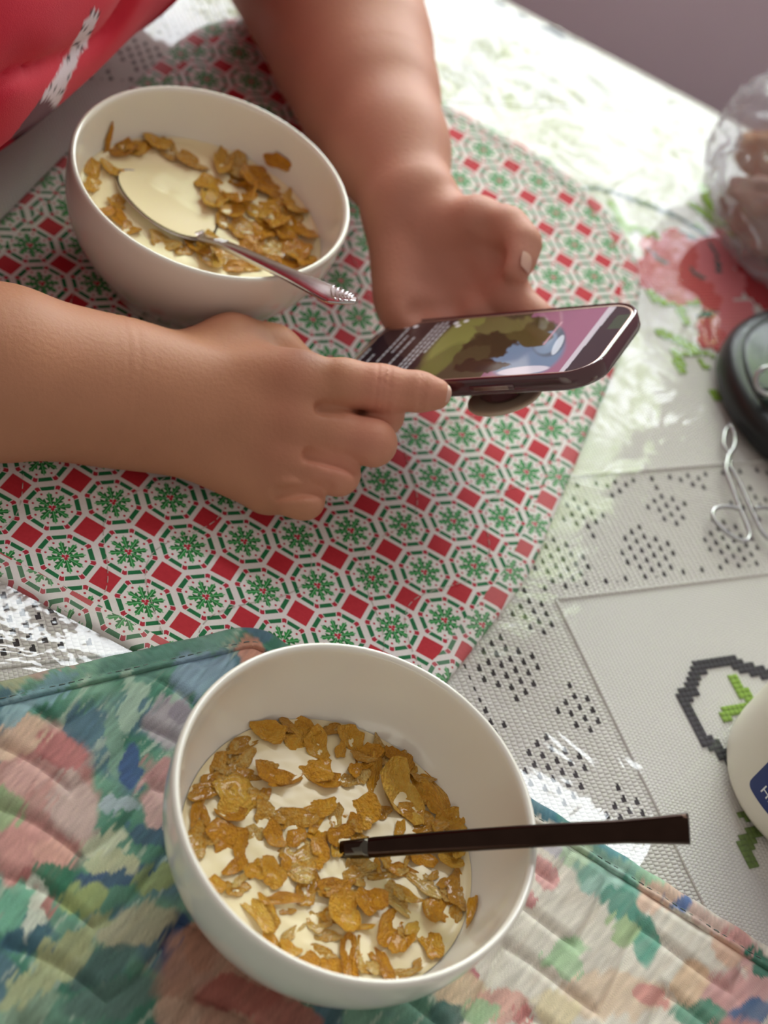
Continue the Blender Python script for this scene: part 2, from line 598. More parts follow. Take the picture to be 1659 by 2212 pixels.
def hem_strip(path, w, prof):
    """band round a closed outline; prof = list of (inset fraction, z)"""
    t = np.roll(path, -1, 0) - np.roll(path, 1, 0); t /= np.linalg.norm(t, axis=1)[:, None]
    n = np.c_[-t[:, 1], t[:, 0]]
    k = len(prof)
    P = np.stack([path + n * (w * f) for f, z in prof], 1).reshape(-1, 2)
    z = np.tile([q[1] for q in prof], len(path))
    return P, z, grid_faces(len(path), k, True)


# ------------------------------------------------------------------ tablecloth: openwork bands between plain panels
PER = 0.435
CS = 0.0014                                   # fine cell
def band_mask(x, y):
    by = ((y + 0.105) % PER) < 0.085
    bx = ((x - 0.20) % PER) < 0.084
    return by | bx

gx0, gy0 = -1.15, -1.15
NB = int(2.6 / (CS * 10))
bi, bj = np.meshgrid(np.arange(NB), np.arange(NB), indexing='ij')
bx_, by_ = gx0 + (bi + .5) * CS * 10, gy0 + (bj + .5) * CS * 10
B = np.c_[bx_.ravel(), by_.ravel()]
buv = np.c_[B @ UX[:2], B @ VX[:2]]
intab = (buv[:, 0] > U0 + .004) & (buv[:, 0] < U1) & (buv[:, 1] > V0) & (buv[:, 1] < V1 - .004)
pxb = proj(np.c_[B, np.zeros(len(B))])
vis = (pxb[:, 0] > -120) & (pxb[:, 0] < 1780) & (pxb[:, 1] > -120) & (pxb[:, 1] < 2330)
h = CS * 5
nearband = band_mask(B[:, 0] - h, B[:, 1] - h) | band_mask(B[:, 0] + h, B[:, 1] + h) | band_mask(B[:, 0] - h, B[:, 1] + h) | band_mask(B[:, 0] + h, B[:, 1] - h)
under = (inside(HOLLY, buv) > .016) | (inside(FLOR, buv) > .016)
fine = intab & vis & nearband & ~under
Vc, Fc, Mc = [], [], []
nv = 0
CZ = TZ + 0.0022
cb = B[intab & ~fine]
hs = CS * 5
quad = np.array([(-hs, -hs), (hs, -hs), (hs, hs), (-hs, hs)])
Vc.append(np.concatenate([(cb[:, None, :] + quad[None]).reshape(-1, 2), np.full((len(cb) * 4, 1), CZ)], 1))
Fc.append(np.arange(len(cb) * 4).reshape(-1, 4)); Mc.append(band_mask(cb[:, 0], cb[:, 1]).astype(int)); nv = len(cb) * 4
fb = np.argwhere(fine).ravel()
ci, cj = np.meshgrid(np.arange(10), np.arange(10), indexing='ij')
I = (bi.ravel()[fb][:, None] * 10 + ci.ravel()[None]).ravel(); J = (bj.ravel()[fb][:, None] * 10 + cj.ravel()[None]).ravel()
cx, cy = gx0 + (I + .5) * CS, gy0 + (J + .5) * CS
inb = band_mask(cx, cy)
# cell grid of the openwork, 5 x 5 fine cells each, holes in diamond motifs, rows staggered
gi, gj = I // 5, (J + 2 * ((I // 5) % 2)) // 5
li, lj = I % 5, (J + 2 * ((I // 5) % 2)) % 5
ex = np.minimum((cx - .20) % PER, .084 - (cx - .20) % PER); ey = np.minimum((cy + .105) % PER, .085 - (cy + .105) % PER)
inx = ((cx - .20) % PER) < .084
edge_d = np.where(inx & (((cy + .105) % PER) < .085), np.maximum(ex, ey), np.where(inx, ex, ey))
mot = (np.abs((gi % 9) - 4) + np.abs((gj % 9) - 4))
open_ = ((mot <= 2) | (mot >= 6)) & (edge_d > .006)
rim = (edge_d > .004) & (edge_d < .011) & (gi % 2 == 0)
hole = inb & (open_ | rim) & (li >= 1) & (li <= 2) & (lj >= 1) & (lj <= 3) & ~((li == 1) & (lj == 3)) 
inmat = inside(HOLLY, np.c_[cx * UX[0] + cy * UX[1], cx * VX[0] + cy * VX[1]]) > .03
k_ = ~hole & ~inmat
cx, cy, inb = cx[k_], cy[k_], inb[k_]
kk = (I[k_].astype(np.int64)) ; ll = J[k_].astype(np.int64)
STR = 10 * NB + 1
cid = np.stack([kk * STR + ll, (kk + 1) * STR + ll, (kk + 1) * STR + ll + 1, kk * STR + ll + 1], 1)
uq, inv = np.unique(cid.ravel(), return_inverse=True)
fx, fy = gx0 + (uq // STR) * CS, gy0 + (uq % STR) * CS
isb = band_mask(fx, fy)
jit = (vnoise(np.c_[fx, fy] / .0017, 5) - .5) * .0006
Vc.append(np.c_[fx + isb * jit, fy + isb * jit[::-1], np.where(isb, CZ + .0004 * (vnoise(np.c_[fx, fy] / .003, 9) - .3), CZ)])
Fc.append(inv.reshape(-1, 4) + nv); Mc.append(inb.astype(int)); nv += len(uq)
# hanging sides
def skirt(P0, P1, outv, n=90):
    s = np.linspace(0, 1, n)[:, None]; base = P0 * (1 - s) + P1 * s
    prof = [(-.012, 0), (0.0, 0.0), (.006, -.002), (.009, -.009), (.010, -.03), (.014, -.09), (.016, -.16)]
    rows = []
    L_ = np.linalg.norm(P1 - P0)
    for (o_, z_) in prof:
        wav = (0.012 * np.sin(s * L_ * 38) + .006 * np.sin(s * L_ * 91)) * min(1, abs(z_) / .1)
        rows.append(base + outv * (o_ + wav) + ZX * z_)
    V_ = np.stack(rows, 1).reshape(-1, 3)
    return V_, grid_faces(n, len(prof))
for a, b2, o_ in ((T(U0, V1, CZ), T(U1, V1, CZ), VX), (T(U0, V0, CZ), T(U0, V1, CZ), -UX)):
    V_, F_ = skirt(a, b2, o_)
    Vc.append(V_); Fc.append(F_ + nv); Mc.append(np.zeros(len(F_), int)); nv += len(V_)
cme = mesh_np('tablecloth', np.vstack(Vc), np.vstack(Fc), smooth=False)


def weave_mat(name, c1, per_x, per_y, dist, strength, jit=0.0):
    mt, nt, b = new_mat(name); S.nt = nt
    tc = nt.nodes.new('ShaderNodeTexCoord'); sx = nt.nodes.new('ShaderNodeSeparateXYZ')
    nt.links.new(tc.outputs['Object'], sx.inputs[0])
    nz = nt.nodes.new('ShaderNodeTexNoise'); nz.inputs['Scale'].default_value = 120; nz.inputs['Detail'].default_value = 2
    nt.links.new(tc.outputs['Object'], nz.inputs['Vector'])
    n_ = (S(nz.outputs['Fac']) - 0.5) * jit
    kx, ky = math.pi / per_x, math.pi / per_y
    X = S(sx.outputs[0]) + n_; Y = S(sx.outputs[1]) + n_
    ph = S.op('FLOOR', X / per_x) * (per_y * 0.5)
    hgt = S.op('SINE', X * kx).abs() * S.op('SINE', (Y + ph) * ky).abs()
    hgt = hgt.sqrt()
    b.inputs['Base Color'].default_value = lin4(c1)
    b.inputs['Roughness'].default_value = 0.85
    bump_from(nt, hgt.s, b, strength, dist)
    return mt


M['aida'] = weave_mat('plain_weave_cotton', '#e6e2dc', .0023, .0021, .0007, 0.75, .0006)
M['crochet'] = weave_mat('openwork_cotton', '#e4dfd8', .0035, .0024, .0013, 0.8, .002)
cloth = add('tablecloth', cme, M['aida'])
cme.materials.append(M['crochet'])
cme.polygons.foreach_set('material_index', np.concatenate(Mc).astype(np.int32))
tag(cloth, 'white cotton tablecloth with openwork bands and cross-stitched red roses', 'tablecloth')

# seams between panel and openwork
def seam(P0, P1):
    s = np.linspace(0, 1, 60)[:, None]; P = P0 * (1 - s) + P1 * s
    return tube(P + np.c_[np.zeros((60, 2)), np.full(60, CZ + .0004)], .0011, 6)
sm = []
for (x0, y0, x1, y1) in ((.284, -.105, .62, -.105), (.284, -.46, .284, -.105), (.284, -.02, .62, -.02), (.284, -.02, .284, .33), (.284, .33, .60, .33), (-.1, -.105, .2, -.105)):
    sm.append(seam(np.array([x0, y0, 0]), np.array([x1, y1, 0])))
sv = join(sm)
add('seam', mesh_np('seam', *sv), M['aida'], cloth)

# ------------------------------------------------------------------ cross-stitch embroidery (stitches laid over the panels)
ST = 0.0031
def stitches(name, cells, mat, zt=.0011):
    """one raised cross stitch per cell (i,j) of the weave"""
    cells = sorted(set(cells))
    V_, F_ = [], []
    base = np.array([(-.5, -.5, 0), (.5, -.5, 0), (.5, .5, 0), (-.5, .5, 0), (-.33, -.33, 1), (.33, -.33, 1), (.33, .33, 1), (-.33, .33, 1), (0, 0, .75)])
    fq = np.array([(0, 1, 5, 4), (1, 2, 6, 5), (2, 3, 7, 6), (3, 0, 4, 7)]); ft = np.array([(4, 5, 8), (5, 6, 8), (6, 7, 8), (7, 4, 8)])
    V_, Q_, R_ = [], [], []
    for k, (i, j) in enumerate(cells):
        b_ = base * (ST * 1.12, ST * 1.12, zt) + (i * ST, j * ST, CZ + .0003)
        V_.append(b_); Q_.append(fq + 9 * k); R_.append(ft + 9 * k)
    me = mesh_np(name, np.vstack(V_), np.vstack(Q_), np.vstack(R_), smooth=False)
    return add(name, me, mat, cloth)


def cells_line(pts, width_px):
    P = np.array([PZ(a, c, CZ)[:2] for a, c in pts]); out = []
    P = smooth_path(np.c_[P, np.zeros(len(P))], 10)[:, :2]
    for k in range(len(P) - 1):
        n_ = max(2, int(np.linalg.norm(P[k + 1] - P[k]) / (ST * .4)))
        for s in np.linspace(0, 1, n_):
            q = P[k] * (1 - s) + P[k + 1] * s
            n2_ = max(1, int(round(width_px / 3500.0 / ST)))
            ci_, cj_ = int(math.floor(q[0] / ST - (n2_ - 1) / 2 + .5)), int(math.floor(q[1] / ST - (n2_ - 1) / 2 + .5))
            out += [(ci_ + a, cj_ + c) for a in range(n2_) for c in range(n2_)]
    return out


def cells_blob(cx, cy, rx, ry, ang=0, lob=0, la=.18, ph=0):
    c = PZ(cx, cy, CZ)[:2]; e = 40
    pts = np.array([(a, bb) for a in range(-30, 31) for bb in range(-30, 31)]) + np.round(c / ST).astype(int)
    px_ = proj(np.c_[pts * ST, np.full(len(pts), CZ)]) - (cx, cy)
    ca, sa = math.cos(math.radians(ang)), math.sin(math.radians(ang))
    X = (px_[:, 0] * ca + px_[:, 1] * sa) / rx; Y = (-px_[:, 0] * sa + px_[:, 1] * ca) / ry
    th = np.arctan2(Y, X); r_ = np.hypot(X, Y)
    lim = 1 + (la * np.cos(lob * th + ph) if lob else 0)
    return [tuple(q) for q in pts[r_ < lim]]


def yarn(name, col):
    return simple(name, col, 0.75, var=0.12, vscale=300, bump=0.4, bscale=900)
Y_ = dict(coral=yarn('coral_yarn', '#d4504c'), pink=yarn('pink_yarn', '#e07a80'), red=yarn('red_yarn', '#b8202a'), lime=yarn('lime_yarn', '#8cb41e'),
          olive=yarn('olive_yarn', '#5c7a1c'), black=yarn('black_yarn', '#191a1c'), slate=yarn('slate_yarn', '#46605c'), teal=yarn('teal_yarn', '#2f5f50'))
coral = set(cells_blob(1462, 565, 84, 62, 10, 7, .14)) | set(cells_blob(1450, 610, 80, 40, 20, 5, .1)) | set(cells_blob(1545, 720, 40, 40, 0, 5, .12)) | set(cells_blob(1540, 640, 45, 32, 30, 4, .1))
pinkc = set(cells_blob(1545, 560, 45, 60, 0, 5, .12)) | set(cells_blob(1590, 690, 46, 42, 20, 5, .12)) | set(cells_blob(1575, 615, 36, 34, 0))
darkr = set(cells_blob(1635, 600, 38, 70, -20, 4, .1))
dark_in = set(cells_line([(1405, 545), (1425, 565), (1440, 570)], 10)) | set(cells_line([(1470, 505), (1500, 515)], 16)) | set(cells_line([(1530, 530), (1548, 560), (1552, 590)], 10)) | set(cells_line([(1490, 585), (1520, 605)], 9))
tealc = set(cells_line([(1585, 540), (1602, 575), (1612, 610), (1625, 640)], 24)); teal2 = set(cells_line([(1525, 640), (1530, 680), (1515, 690)], 18)) | set(cells_line([(1520, 690), (1518, 715)], 16))
pinkc -= dark_in; coral -= dark_in; coral -= pinkc; darkr -= pinkc | coral; tealc -= pinkc | coral | darkr | dark_in
stitches('embroidered_rose', coral, Y_['coral'])
stitches('embroidered_petals', pinkc, Y_['pink'])
stitches('embroidered_dark_rose', darkr, Y_['red'])
stitches('embroidered_rose_veins', dark_in, Y_['slate'])
stitches('embroidered_stem', tealc, Y_['teal']); stitches('embroidered_stem', teal2 - pinkc - coral, Y_['teal'])
leaf = []
for ln, w in (([(1320, 445), (1345, 480), (1355, 500)], 22), ([(1300, 488), (1350, 490), (1400, 510)], 14), ([(1345, 505), (1360, 530)], 20), ([(1370, 490), (1410, 505), (1420, 520)], 13),
              ([(1520, 405), (1530, 440), (1560, 500)], 22), ([(1495, 445), (1540, 475)], 20), ([(1505, 485), (1520, 500)], 14), ([(1560, 480), (1590, 475)], 18), ([(1570, 505), (1610, 508)], 18), ([(1555, 470), (1560, 520)], 13),
              ([(1395, 620), (1420, 650), (1500, 655)], 20), ([(1470, 670), (1480, 700)], 24), ([(1500, 660), (1540, 655)], 13),
              ([(1420, 718), (1460, 735), (1500, 755)], 18), ([(1460, 765), (1470, 800)], 26), ([(1470, 765), (1540, 768)], 14), ([(1515, 780), (1525, 795)], 16), ([(1540, 850), (1545, 855)], 22)):
    leaf += cells_line(ln, w)
stitches('embroidered_leaves', set(leaf) - coral - pinkc - tealc, Y_['lime'])
heart = cells_line([(1659, 1458), (1630, 1450), (1600, 1440), (1570, 1428), (1545, 1432), (1515, 1442), (1498, 1462), (1490, 1490), (1476, 1518), (1488, 1540), (1497, 1562), (1510, 1583), (1530, 1602), (1555, 1622), (1580, 1650)], 21)
stitches('embroidered_outline', heart, Y_['black'])
stitches('embroidered_sprig', cells_line([(1585, 1465), (1600, 1490), (1622, 1520), (1600, 1535), (1560, 1545)], 22), Y_['lime'])
stitches('embroidered_lower_sprig', cells_line([(1659, 1790), (1630, 1795), (1610, 1830), (1620, 1865)], 24) + cells_line([(1600, 1760), (1608, 1765)], 10), Y_['olive'])
stitches('embroidered_border', cells_line([(1262, 410), (1310, 412), (1360, 430), (1420, 452), (1480, 480), (1530, 515)], 9), Y_['slate'])
stitches('embroidered_border', cells_line([(1350, 590), (1400, 618), (1450, 645)], 9), Y_['slate'])

# ------------------------------------------------------------------ clear plastic cover
st = .006
pu = np.arange(U0 - .006, U1, st); pv = np.arange(V0, V1 + .008, st)
A_, B_ = np.meshgrid(pu, pv, indexing='ij')
P2 = np.c_[A_.ravel(), B_.ravel()]
wr = fbm(P2 / .035 + 3 * fbm(P2 / .11, 2, 3)[:, None], 2, 11) - .5
ridge = 1 - np.abs(2 * fbm(P2 / .07 + 2.0 * fbm(P2 / .05, 2, 5)[:, None], 3, 21) - 1)
nearm = np.clip(np.maximum(inside(HOLLY, P2), inside(FLOR, P2)) / .02 + 1, 0, 1)
zc = TZ + .0046 + (1 - nearm) * (.0005 * wr + .0004 * ridge ** 6) - nearm * .0004
zc -= np.clip((P2[:, 1] - V1 + .004) / .012, 0, 1) ** 2 * .012
pm = mesh_np('plastic_cover', uv_to_world(P2, zc), grid_faces(len(pu), len(pv)))
M['film'] = glass_sheet('clear_vinyl', (0.97, .97, .97), 0.06, 1.52, haze=0.03, bump=0.19, bscale=17, bdist=0.005, gloss_boost=1.4, graze=0.25)
tag(add('plastic_cover', pm, M['film']), 'clear wrinkled plastic sheet covering the white tablecloth', 'table cover')

# ------------------------------------------------------------------ holly placemat
P2, F2 = fill(HOLLY, .0035, None)
d_in = inside(HOLLY, P2)
zq = -0.0004 * (1 + np.sin(P2[:, 0] * 2 * np.pi / .045) * np.sin(P2[:, 1] * 2 * np.pi / .045)) - .0006 * (1 - np.clip(d_in / .004, 0, 1)) + .0003 * (fbm(P2 / .02, 2, 31) - .5)
M['holly'] = holly_material('holly_print'); M['holly_hem'] = holly_material('holly_hem_print', (0.37, 0.21), 0.12)
holly = add('holly_placemat', mesh_np('holly_placemat', uv_to_world(P2, zq), F2), M['holly'])
tag(holly, 'cotton placemat printed with green holly octagons and red squares', 'placemat')
P3, z3, F3 = hem_strip(HOLLY, .013, [(0.0, -.0045), (-.03, -.003), (0.0, -.0006), (.25, .0004), (.85, .0003), (1.0, -.0004)])
hm = add('hem', mesh_np('hem', uv_to_world(P3, z3), F3[:, ::-1]), M['holly_hem'], holly)
thread = simple('pale_thread', '#cfc6be', .7, var=.1)
def stitch_line(uvp, z, dash=.0032, gap=.0016, r=.00028):
    d = np.r_[0, np.cumsum(np.linalg.norm(np.diff(uvp, axis=0), axis=1))]
    parts = []
    t = 0
    while t + dash < d[-1]:
        tt = np.linspace(t, t + dash, 4)
        q = np.c_[np.interp(tt, d, uvp[:, 0]), np.interp(tt, d, uvp[:, 1])]
        zz = z(q) + np.array([-.0003, .00012, .00012, -.0003])
        parts.append(tube(uv_to_world(q, zz), r, 5)); t += dash + gap
    return join(parts)
qs = []
for k in range(-1, 14):
    s = np.linspace(-.10, .5, 160)
    u_ = -.13 + k * .045 + .012 * np.sin(s * 60 + k) + .01 * np.sin(s * 23 + 2 * k)
    q = np.c_[u_, s]; q = q[inside(HOLLY, q) > .014]
    if len(q) > 12: qs.append(stitch_line(q, lambda a: np.full(len(a), .0002), .004, .002, .00022))
sv = join(qs)
tag(add('quilting_thread', mesh_np('quilting_thread', *sv), thread, holly), kind='stuff')

# ------------------------------------------------------------------ floral placemat
PATCH = [  # photo x, y, rx, ry, angle, colour
    (90, 1720, 125, 175, 0, '#c98f88'), (40, 1590, 75, 50, -20, '#dab69d'), (135, 1635, 60, 48, 30, '#c07472'), (160, 1745, 55, 75, -10, '#cdb0a8'),
    (55, 1850, 75, 85, 0, '#d0928a'), (70, 1930, 60, 45, 40, '#b9716d'), (12, 1740, 48, 42, 0, '#97ad7e'), (115, 1840, 40, 35, 0, '#e0a596'), (60, 1680, 60, 30, -15, '#d8a79f'),
    (378, 1560, 70, 60, -10, '#a79da3'), (395, 1535, 40, 30, 0, '#8f8590'), (362, 1680, 52, 50, 0, '#bf8a88'), (345, 1740, 50, 60, 10, '#d2a7a3'), (390, 1760, 40, 60, 0, '#c59492'),
    (290, 1665, 22, 48, 0, '#34548a'), (250, 1898, 95, 24, -8, '#3e5a7d'), (372, 2040, 42, 80, 15, '#22406f'), (60, 2020, 65, 45, 0, '#3a6478'), (180, 1565, 35, 55, 20, '#4d6f80'),
    (440, 1450, 70, 45, -40, '#86a1b4'), (110, 1495, 90, 18, -18, '#7fa6b0'), (40, 1530, 50, 22, -30, '#8fb0b8'), (255, 1740, 40, 22, 0, '#a8b7bf'), (330, 1810, 60, 20, 20, '#3f5f77'),
    (225, 1820, 60, 30, -15, '#d0d1b3'), (240, 1865, 70, 28, 0, '#c3c39d'), (295, 2000, 95, 50, -25, '#b9b493'), (180, 1945, 55, 35, -20, '#a9b873'), (100, 2110, 130, 32, -35, '#b3b98b'),
    (215, 2090, 80, 40, -30, '#4d6f69'), (150, 2040, 100, 24, -35, '#a9ad7d'), (290, 1500, 26, 100, 12, '#a3bda9'), (250, 1600, 20, 90, -10, '#7da38f'), (115, 1905, 38, 36, 0, '#2f7a5b'),
    (30, 1960, 60, 40, -50, '#6fae92'), (75, 1970, 16, 70, 10, '#d8dccb'), (330, 1900, 60, 26, -30, '#93a36a'), (250, 2160, 120, 40, -20, '#5a7d72'), (60, 2190, 90, 30, -30, '#8aa58c'),
    (480, 2130, 165, 120, 10, '#bd8d76'), (430, 2040, 40, 55, 0, '#b8836a'), (520, 2150, 95, 40, 10, '#a4584b'), (385, 2190, 60, 40, 0, '#c9a58d'), (620, 2200, 80, 40, 0, '#b06a5c'),
    (545, 1430, 32, 45, -20, '#cf8f77'), (460, 1400, 60, 20, -15, '#6f9a8c'), (330, 1430, 120, 26, -15, '#5f8f7f'), (120, 1430, 100, 26, -12, '#c9a79a'), (30, 1460, 60, 26, -12, '#b3b58f'), (170, 1415, 50, 22, -12, '#cf9b92'),
    (570, 1375, 40, 26, 30, '#4f7286'),
    # right side, cream ground
    (1310, 1880, 75, 50, 10, '#7cae9c'), (1350, 1955, 46, 90, -30, '#579a87'), (1392, 2030, 30, 55, -15, '#66a892'), (1375, 1840, 70, 28, 30, '#4a8f80'), (1300, 1900, 50, 26, -20, '#a5c9bb'), (1390, 1890, 26, 60, 20, '#7fb6a4'),
    (1345, 2005, 34, 28, 0, '#b1c795'), (1420, 1905, 40, 24, -20, '#a3cda8'), (1210, 1828, 42, 30, 0, '#c6bfc7'), (1250, 1845, 46, 24, -30, '#bcd2b1'), (1165, 1885, 26, 40, -25, '#dd9f9c'), (1145, 1945, 22, 18, 0, '#d98f8f'),
    (1440, 1935, 62, 26, -15, '#e6c2ac'), (1590, 2050, 52, 42, 20, '#e0b59c'), (1570, 2150, 66, 66, 10, '#d39a96'), (1650, 2110, 40, 60, 0, '#d9a4a0'), (1625, 2195, 60, 34, -20, '#4a6b96'), (1510, 2195, 66, 36, 0, '#5c9a80'),
    (1330, 2150, 130, 60, 0, '#e6cbb0'), (1405, 2150, 32, 44, -40, '#dc968c'), (1220, 2062, 52, 20, -20, '#aacb9d'), (1240, 2085, 32, 26, 0, '#b4d2a6'), (1020, 2105, 28, 16, -40, '#cb7079'), (1000, 2140, 60, 50, 0, '#e4c6a4'),
    (965, 2195, 50, 36, 0, '#4f7a72'), (1080, 2175, 60, 40, 0, '#e0a99a'), (1120, 2195, 22, 22, 0, '#d98783'), (1200, 2180, 60, 40, 0, '#e9d6ae'), (1490, 2120, 40, 60, 0, '#e7c3a0'), (1040, 2190, 40, 30, 0, '#a9c79a'),
    (1180, 1760, 60, 22, 30, '#3f7f93'), (1260, 1800, 60, 22, 35, '#4a8d86'), (1330, 1835, 40, 20, 35, '#5a98a0'), (1470, 1960, 30, 18, 0, '#5a78b0'), (1540, 1990, 60, 20, 30, '#e2c0b4'), (1610, 2040, 40, 16, 30, '#d99c98'), (1655, 2080, 26, 22, 0, '#2f7f68')]

_g = np.random.default_rng(33)
for _k in range(70):                                  # the print goes on beyond the frame
    _x, _y = _g.uniform(-700, 2500), _g.uniform(1500, 3300)
    if -40 < _x < 1700 and _y < 2250: continue
    PATCH.append((_x, _y, _g.uniform(40, 120), _g.uniform(30, 80), _g.uniform(-50, 50), ['#c98f88', '#579a87', '#b9b493', '#dcae94', '#3e5a7d', '#a9b873', '#d0928a', '#a79da3'][_k % 8]))


def paint(P, shift=(0, 0)):
    px_ = proj(P) + np.array(shift)
    w1 = fbm(px_ / 70., 3, 41)[:, None]; w2 = fbm(px_ / 70., 3, 47)[:, None]
    fray = (vnoise(np.c_[(px_[:, 0] * .8 + px_[:, 1] * .6) / 7., (px_[:, 1] * .8 - px_[:, 0] * .6) / 45.], 51) - .5)
    pw = px_ + np.c_[(w1 - .5) * 44, (w2 - .5) * 44] + fray[:, None] * 22
    g = fbm(np.c_[(px_[:, 0] * .75 + px_[:, 1] * .65) / 12., (px_[:, 1] * .75 - px_[:, 0] * .65) / 90.], 3, 61)
    big = fbm(px_ / 110., 2, 71)
    def mixl(a, c, t): return a * (1 - t[:, None]) + c * t[:, None]
    G1, G2, G3, G4 = (np.array(lin(h_)) for h_ in ('#3f7f68', '#7ba890', '#bcc9b6', '#55758a'))
    c = mixl(np.tile(G1, (len(P), 1)), np.tile(G2, (len(P), 1)), np.clip((big - .35) * 3, 0, 1))
    c = mixl(c, np.tile(G4, (len(P), 1)), np.clip((fbm(px_ / 90. + 9, 2, 77) - .58) * 8, 0, 1) * .8)
    c = mixl(c, np.tile(G3, (len(P), 1)), np.clip((g - .62) * 6, 0, .6))
    right = np.clip((pw[:, 0] - 880 + (pw[:, 1] - 2000) * -.3) / 60, 0, 1)
    cream = mixl(np.tile(np.array(lin('#e6ddcf')), (len(P), 1)), np.tile(np.array(lin('#ddd0c0')), (len(P), 1)), np.clip((g - .5) * 3, 0, 1))
    c = mixl(c, cream, right)
    for (x, y, rx, ry, an, h_) in PATCH:
        ca, sa = math.cos(math.radians(an)), math.sin(math.radians(an))
        dx, dy = pw[:, 0] - x, pw[:, 1] - y
        r_ = np.hypot((dx * ca + dy * sa) / rx, (-dx * sa + dy * ca) / ry)
        t = np.clip((1.05 - r_) * 5, 0, 1) * (0.86 + .14 * np.clip(g * 2 - .5, 0, 1))
        c = mixl(c, np.tile(np.array(lin(h_)), (len(P), 1)), t)
    streak = (vnoise(np.c_[(px_[:, 0] * .8 + px_[:, 1] * .6) / 5., (px_[:, 1] * .8 - px_[:, 0] * .6) / 60.], 81) - .5)
    st2 = (vnoise(np.c_[(px_[:, 0] * .6 + px_[:, 1] * .8) / 4.5, (px_[:, 1] * .6 - px_[:, 0] * .8) / 34.], 87) - .5)
    c = c * (1 + .30 * streak[:, None] + .26 * st2[:, None])
    c = c * .93 + c.mean(1)[:, None] * .07; c *= .88
    return np.clip(c, 0, 1)


def quilt_d(uvp):
    """distance to the zig-zag quilting lines"""
    a = uvp[:, 0] * .80 + uvp[:, 1] * .60; c = -uvp[:, 0] * .60 + uvp[:, 1] * .80
    tri = np.abs(((a / .075) % 1) - .5) * 2
    k = (c + .030 * tri + .004 * np.sin(a * 90)) / .033
    return np.abs((k % 1) - .5) * .033
P2, F2 = fill(FLOR, .0011, None)
d_in = inside(FLOR, P2); qd = quilt_d(P2)
puff = np.clip(qd / .009, 0, 1); puff = puff * (2 - puff)
zf = .0012 + .0034 * puff + .0009 * (fbm(P2 / .012, 2, 91) - .5) * puff
zf = .0006 + (zf - .0006) * np.clip((d_in - .0120) / .007, 0, 1)
Wp = uv_to_world(P2, zf)
M['floral'] = printed('floral_print', 0.82, 0.3, 1500, .0005, sheen=0.1)
flor = add('floral_placemat', mesh_np('floral_placemat', Wp, F2, colors=paint(Wp)), M['floral'])
tag(flor, 'quilted placemat with painterly green leaves and pink flowers', 'placemat')
fine_path = FLOR
Q_ = np.vstack([fine_path, fine_path[:1]]); dd = np.r_[0, np.cumsum(np.linalg.norm(np.diff(Q_, axis=0), axis=1))]
t_ = np.linspace(0, dd[-1], 1400, endpoint=False); fp = np.c_[np.interp(t_, dd, Q_[:, 0]), np.interp(t_, dd, Q_[:, 1])]
P3, z3, F3 = hem_strip(fp, .0125, [(0.0, -.0045), (-.05, -.002), (-.02, .001), (.12, .0028), (.3, .0033), (.5, .0033), (.66, .0026), (.75, .0022), (.85, .0030), (.97, .0028), (1.0, .0006)])
z3 = z3 + .0004 * np.sin(P3[:, 0] * 300) * (z3 > 0)
W3 = uv_to_world(P3, z3)
hm = add('hem', mesh_np('hem', W3, F3[:, ::-1], colors=paint(W3, (9, 6))), M['floral'], flor)
# seam thread along the hem and quilting lines
tn = np.roll(fp, -1, 0) - np.roll(fp, 1, 0); tn /= np.linalg.norm(tn, axis=1)[:, None]
hp = fp + np.c_[-tn[:, 1], tn[:, 0]] * .0094
tag(add('hem_thread', mesh_np('hem_thread', *stitch_line(hp, lambda a: np.full(len(a), .0023), .003, .0018, .0003)), simple('grey_thread', '#6d7d78', .7, var=.1), flor), kind='stuff')
qs = []
for kq in range(-16, 12):
    a = np.linspace(-.35, .6, 420); tri = np.abs(((a / .075) % 1) - .5) * 2
    c_ = kq * .033 - .030 * tri - .004 * np.sin(a * 90)
    q = np.c_[a * .80 - c_ * .60, a * .60 + c_ * .80]
    ok = inside(FLOR, q) > .014
    seg = np.split(q, np.where(~ok)[0])
    for sg in seg:
        sg = sg[1:] if len(sg) and not inside(FLOR, sg[:1])[0] > .014 else sg
        if len(sg) > 10: qs.append(stitch_line(sg, lambda b2: np.full(len(b2), .0014), .0026, .0016, .00026))
tag(add('quilting_thread', mesh_np('quilting_thread', *join(qs)), simple('brown_thread', '#a79a90', .7, var=.2), flor), kind='stuff')

# ================================================================== BOWLS, MILK, CORN FLAKES
BR, BH = .0805, .080
def prof(z):
    s = np.clip(z / BH, 0, 1)
    return .0448 + (BR - .0448) * (1 - (1 - s) ** 2.92) ** (1 / .624)


def bowl_profile():
    zo = np.r_[0.0012, np.linspace(.003, BH - .0012, 26)]
    o = [(0.0, .0022), (.039, .0022), (.0405, 0.0), (.0440, 0.0)] + [(prof(z), z) for z in zo]
    th = .0036
    lip = [(BR - .0004, BH - .0003), (BR - .0012, BH + .0004), (BR - .0024, BH + .0003), (BR - th + .0002, BH - .0010)]
    zi = np.linspace(BH - .003, .0075, 24)
    i = [(max(prof(z - .001) - th, .002), z) for z in zi]
    e = [(i[-1][0] * f, .0075 - .0012 * (1 - f)) for f in (.85, .6, .3, 0.0)]
    return o + lip + i + e


NEAR_C = np.array([.0768, -.2453, .0034]); FAR_C = np.array([.1319, .1444, .0004])
bowls = {}
for nm, c, lab in (('near', NEAR_C, 'white ceramic bowl of corn flakes holding the dark-handled spoon'), ('far', FAR_C, 'white ceramic bowl of cereal with the silver spoon, between the arms')):
    V_, F_ = lathe(bowl_profile(), 112, c)
    bowls[nm] = tag(add('cereal_bowl', mesh_np('cereal_bowl', V_, F_[:, ::-1]), M['ceramic'], loc=c), lab, 'bowl', 'cereal bowls')
MZ = {'near': .0385, 'far': .0470}


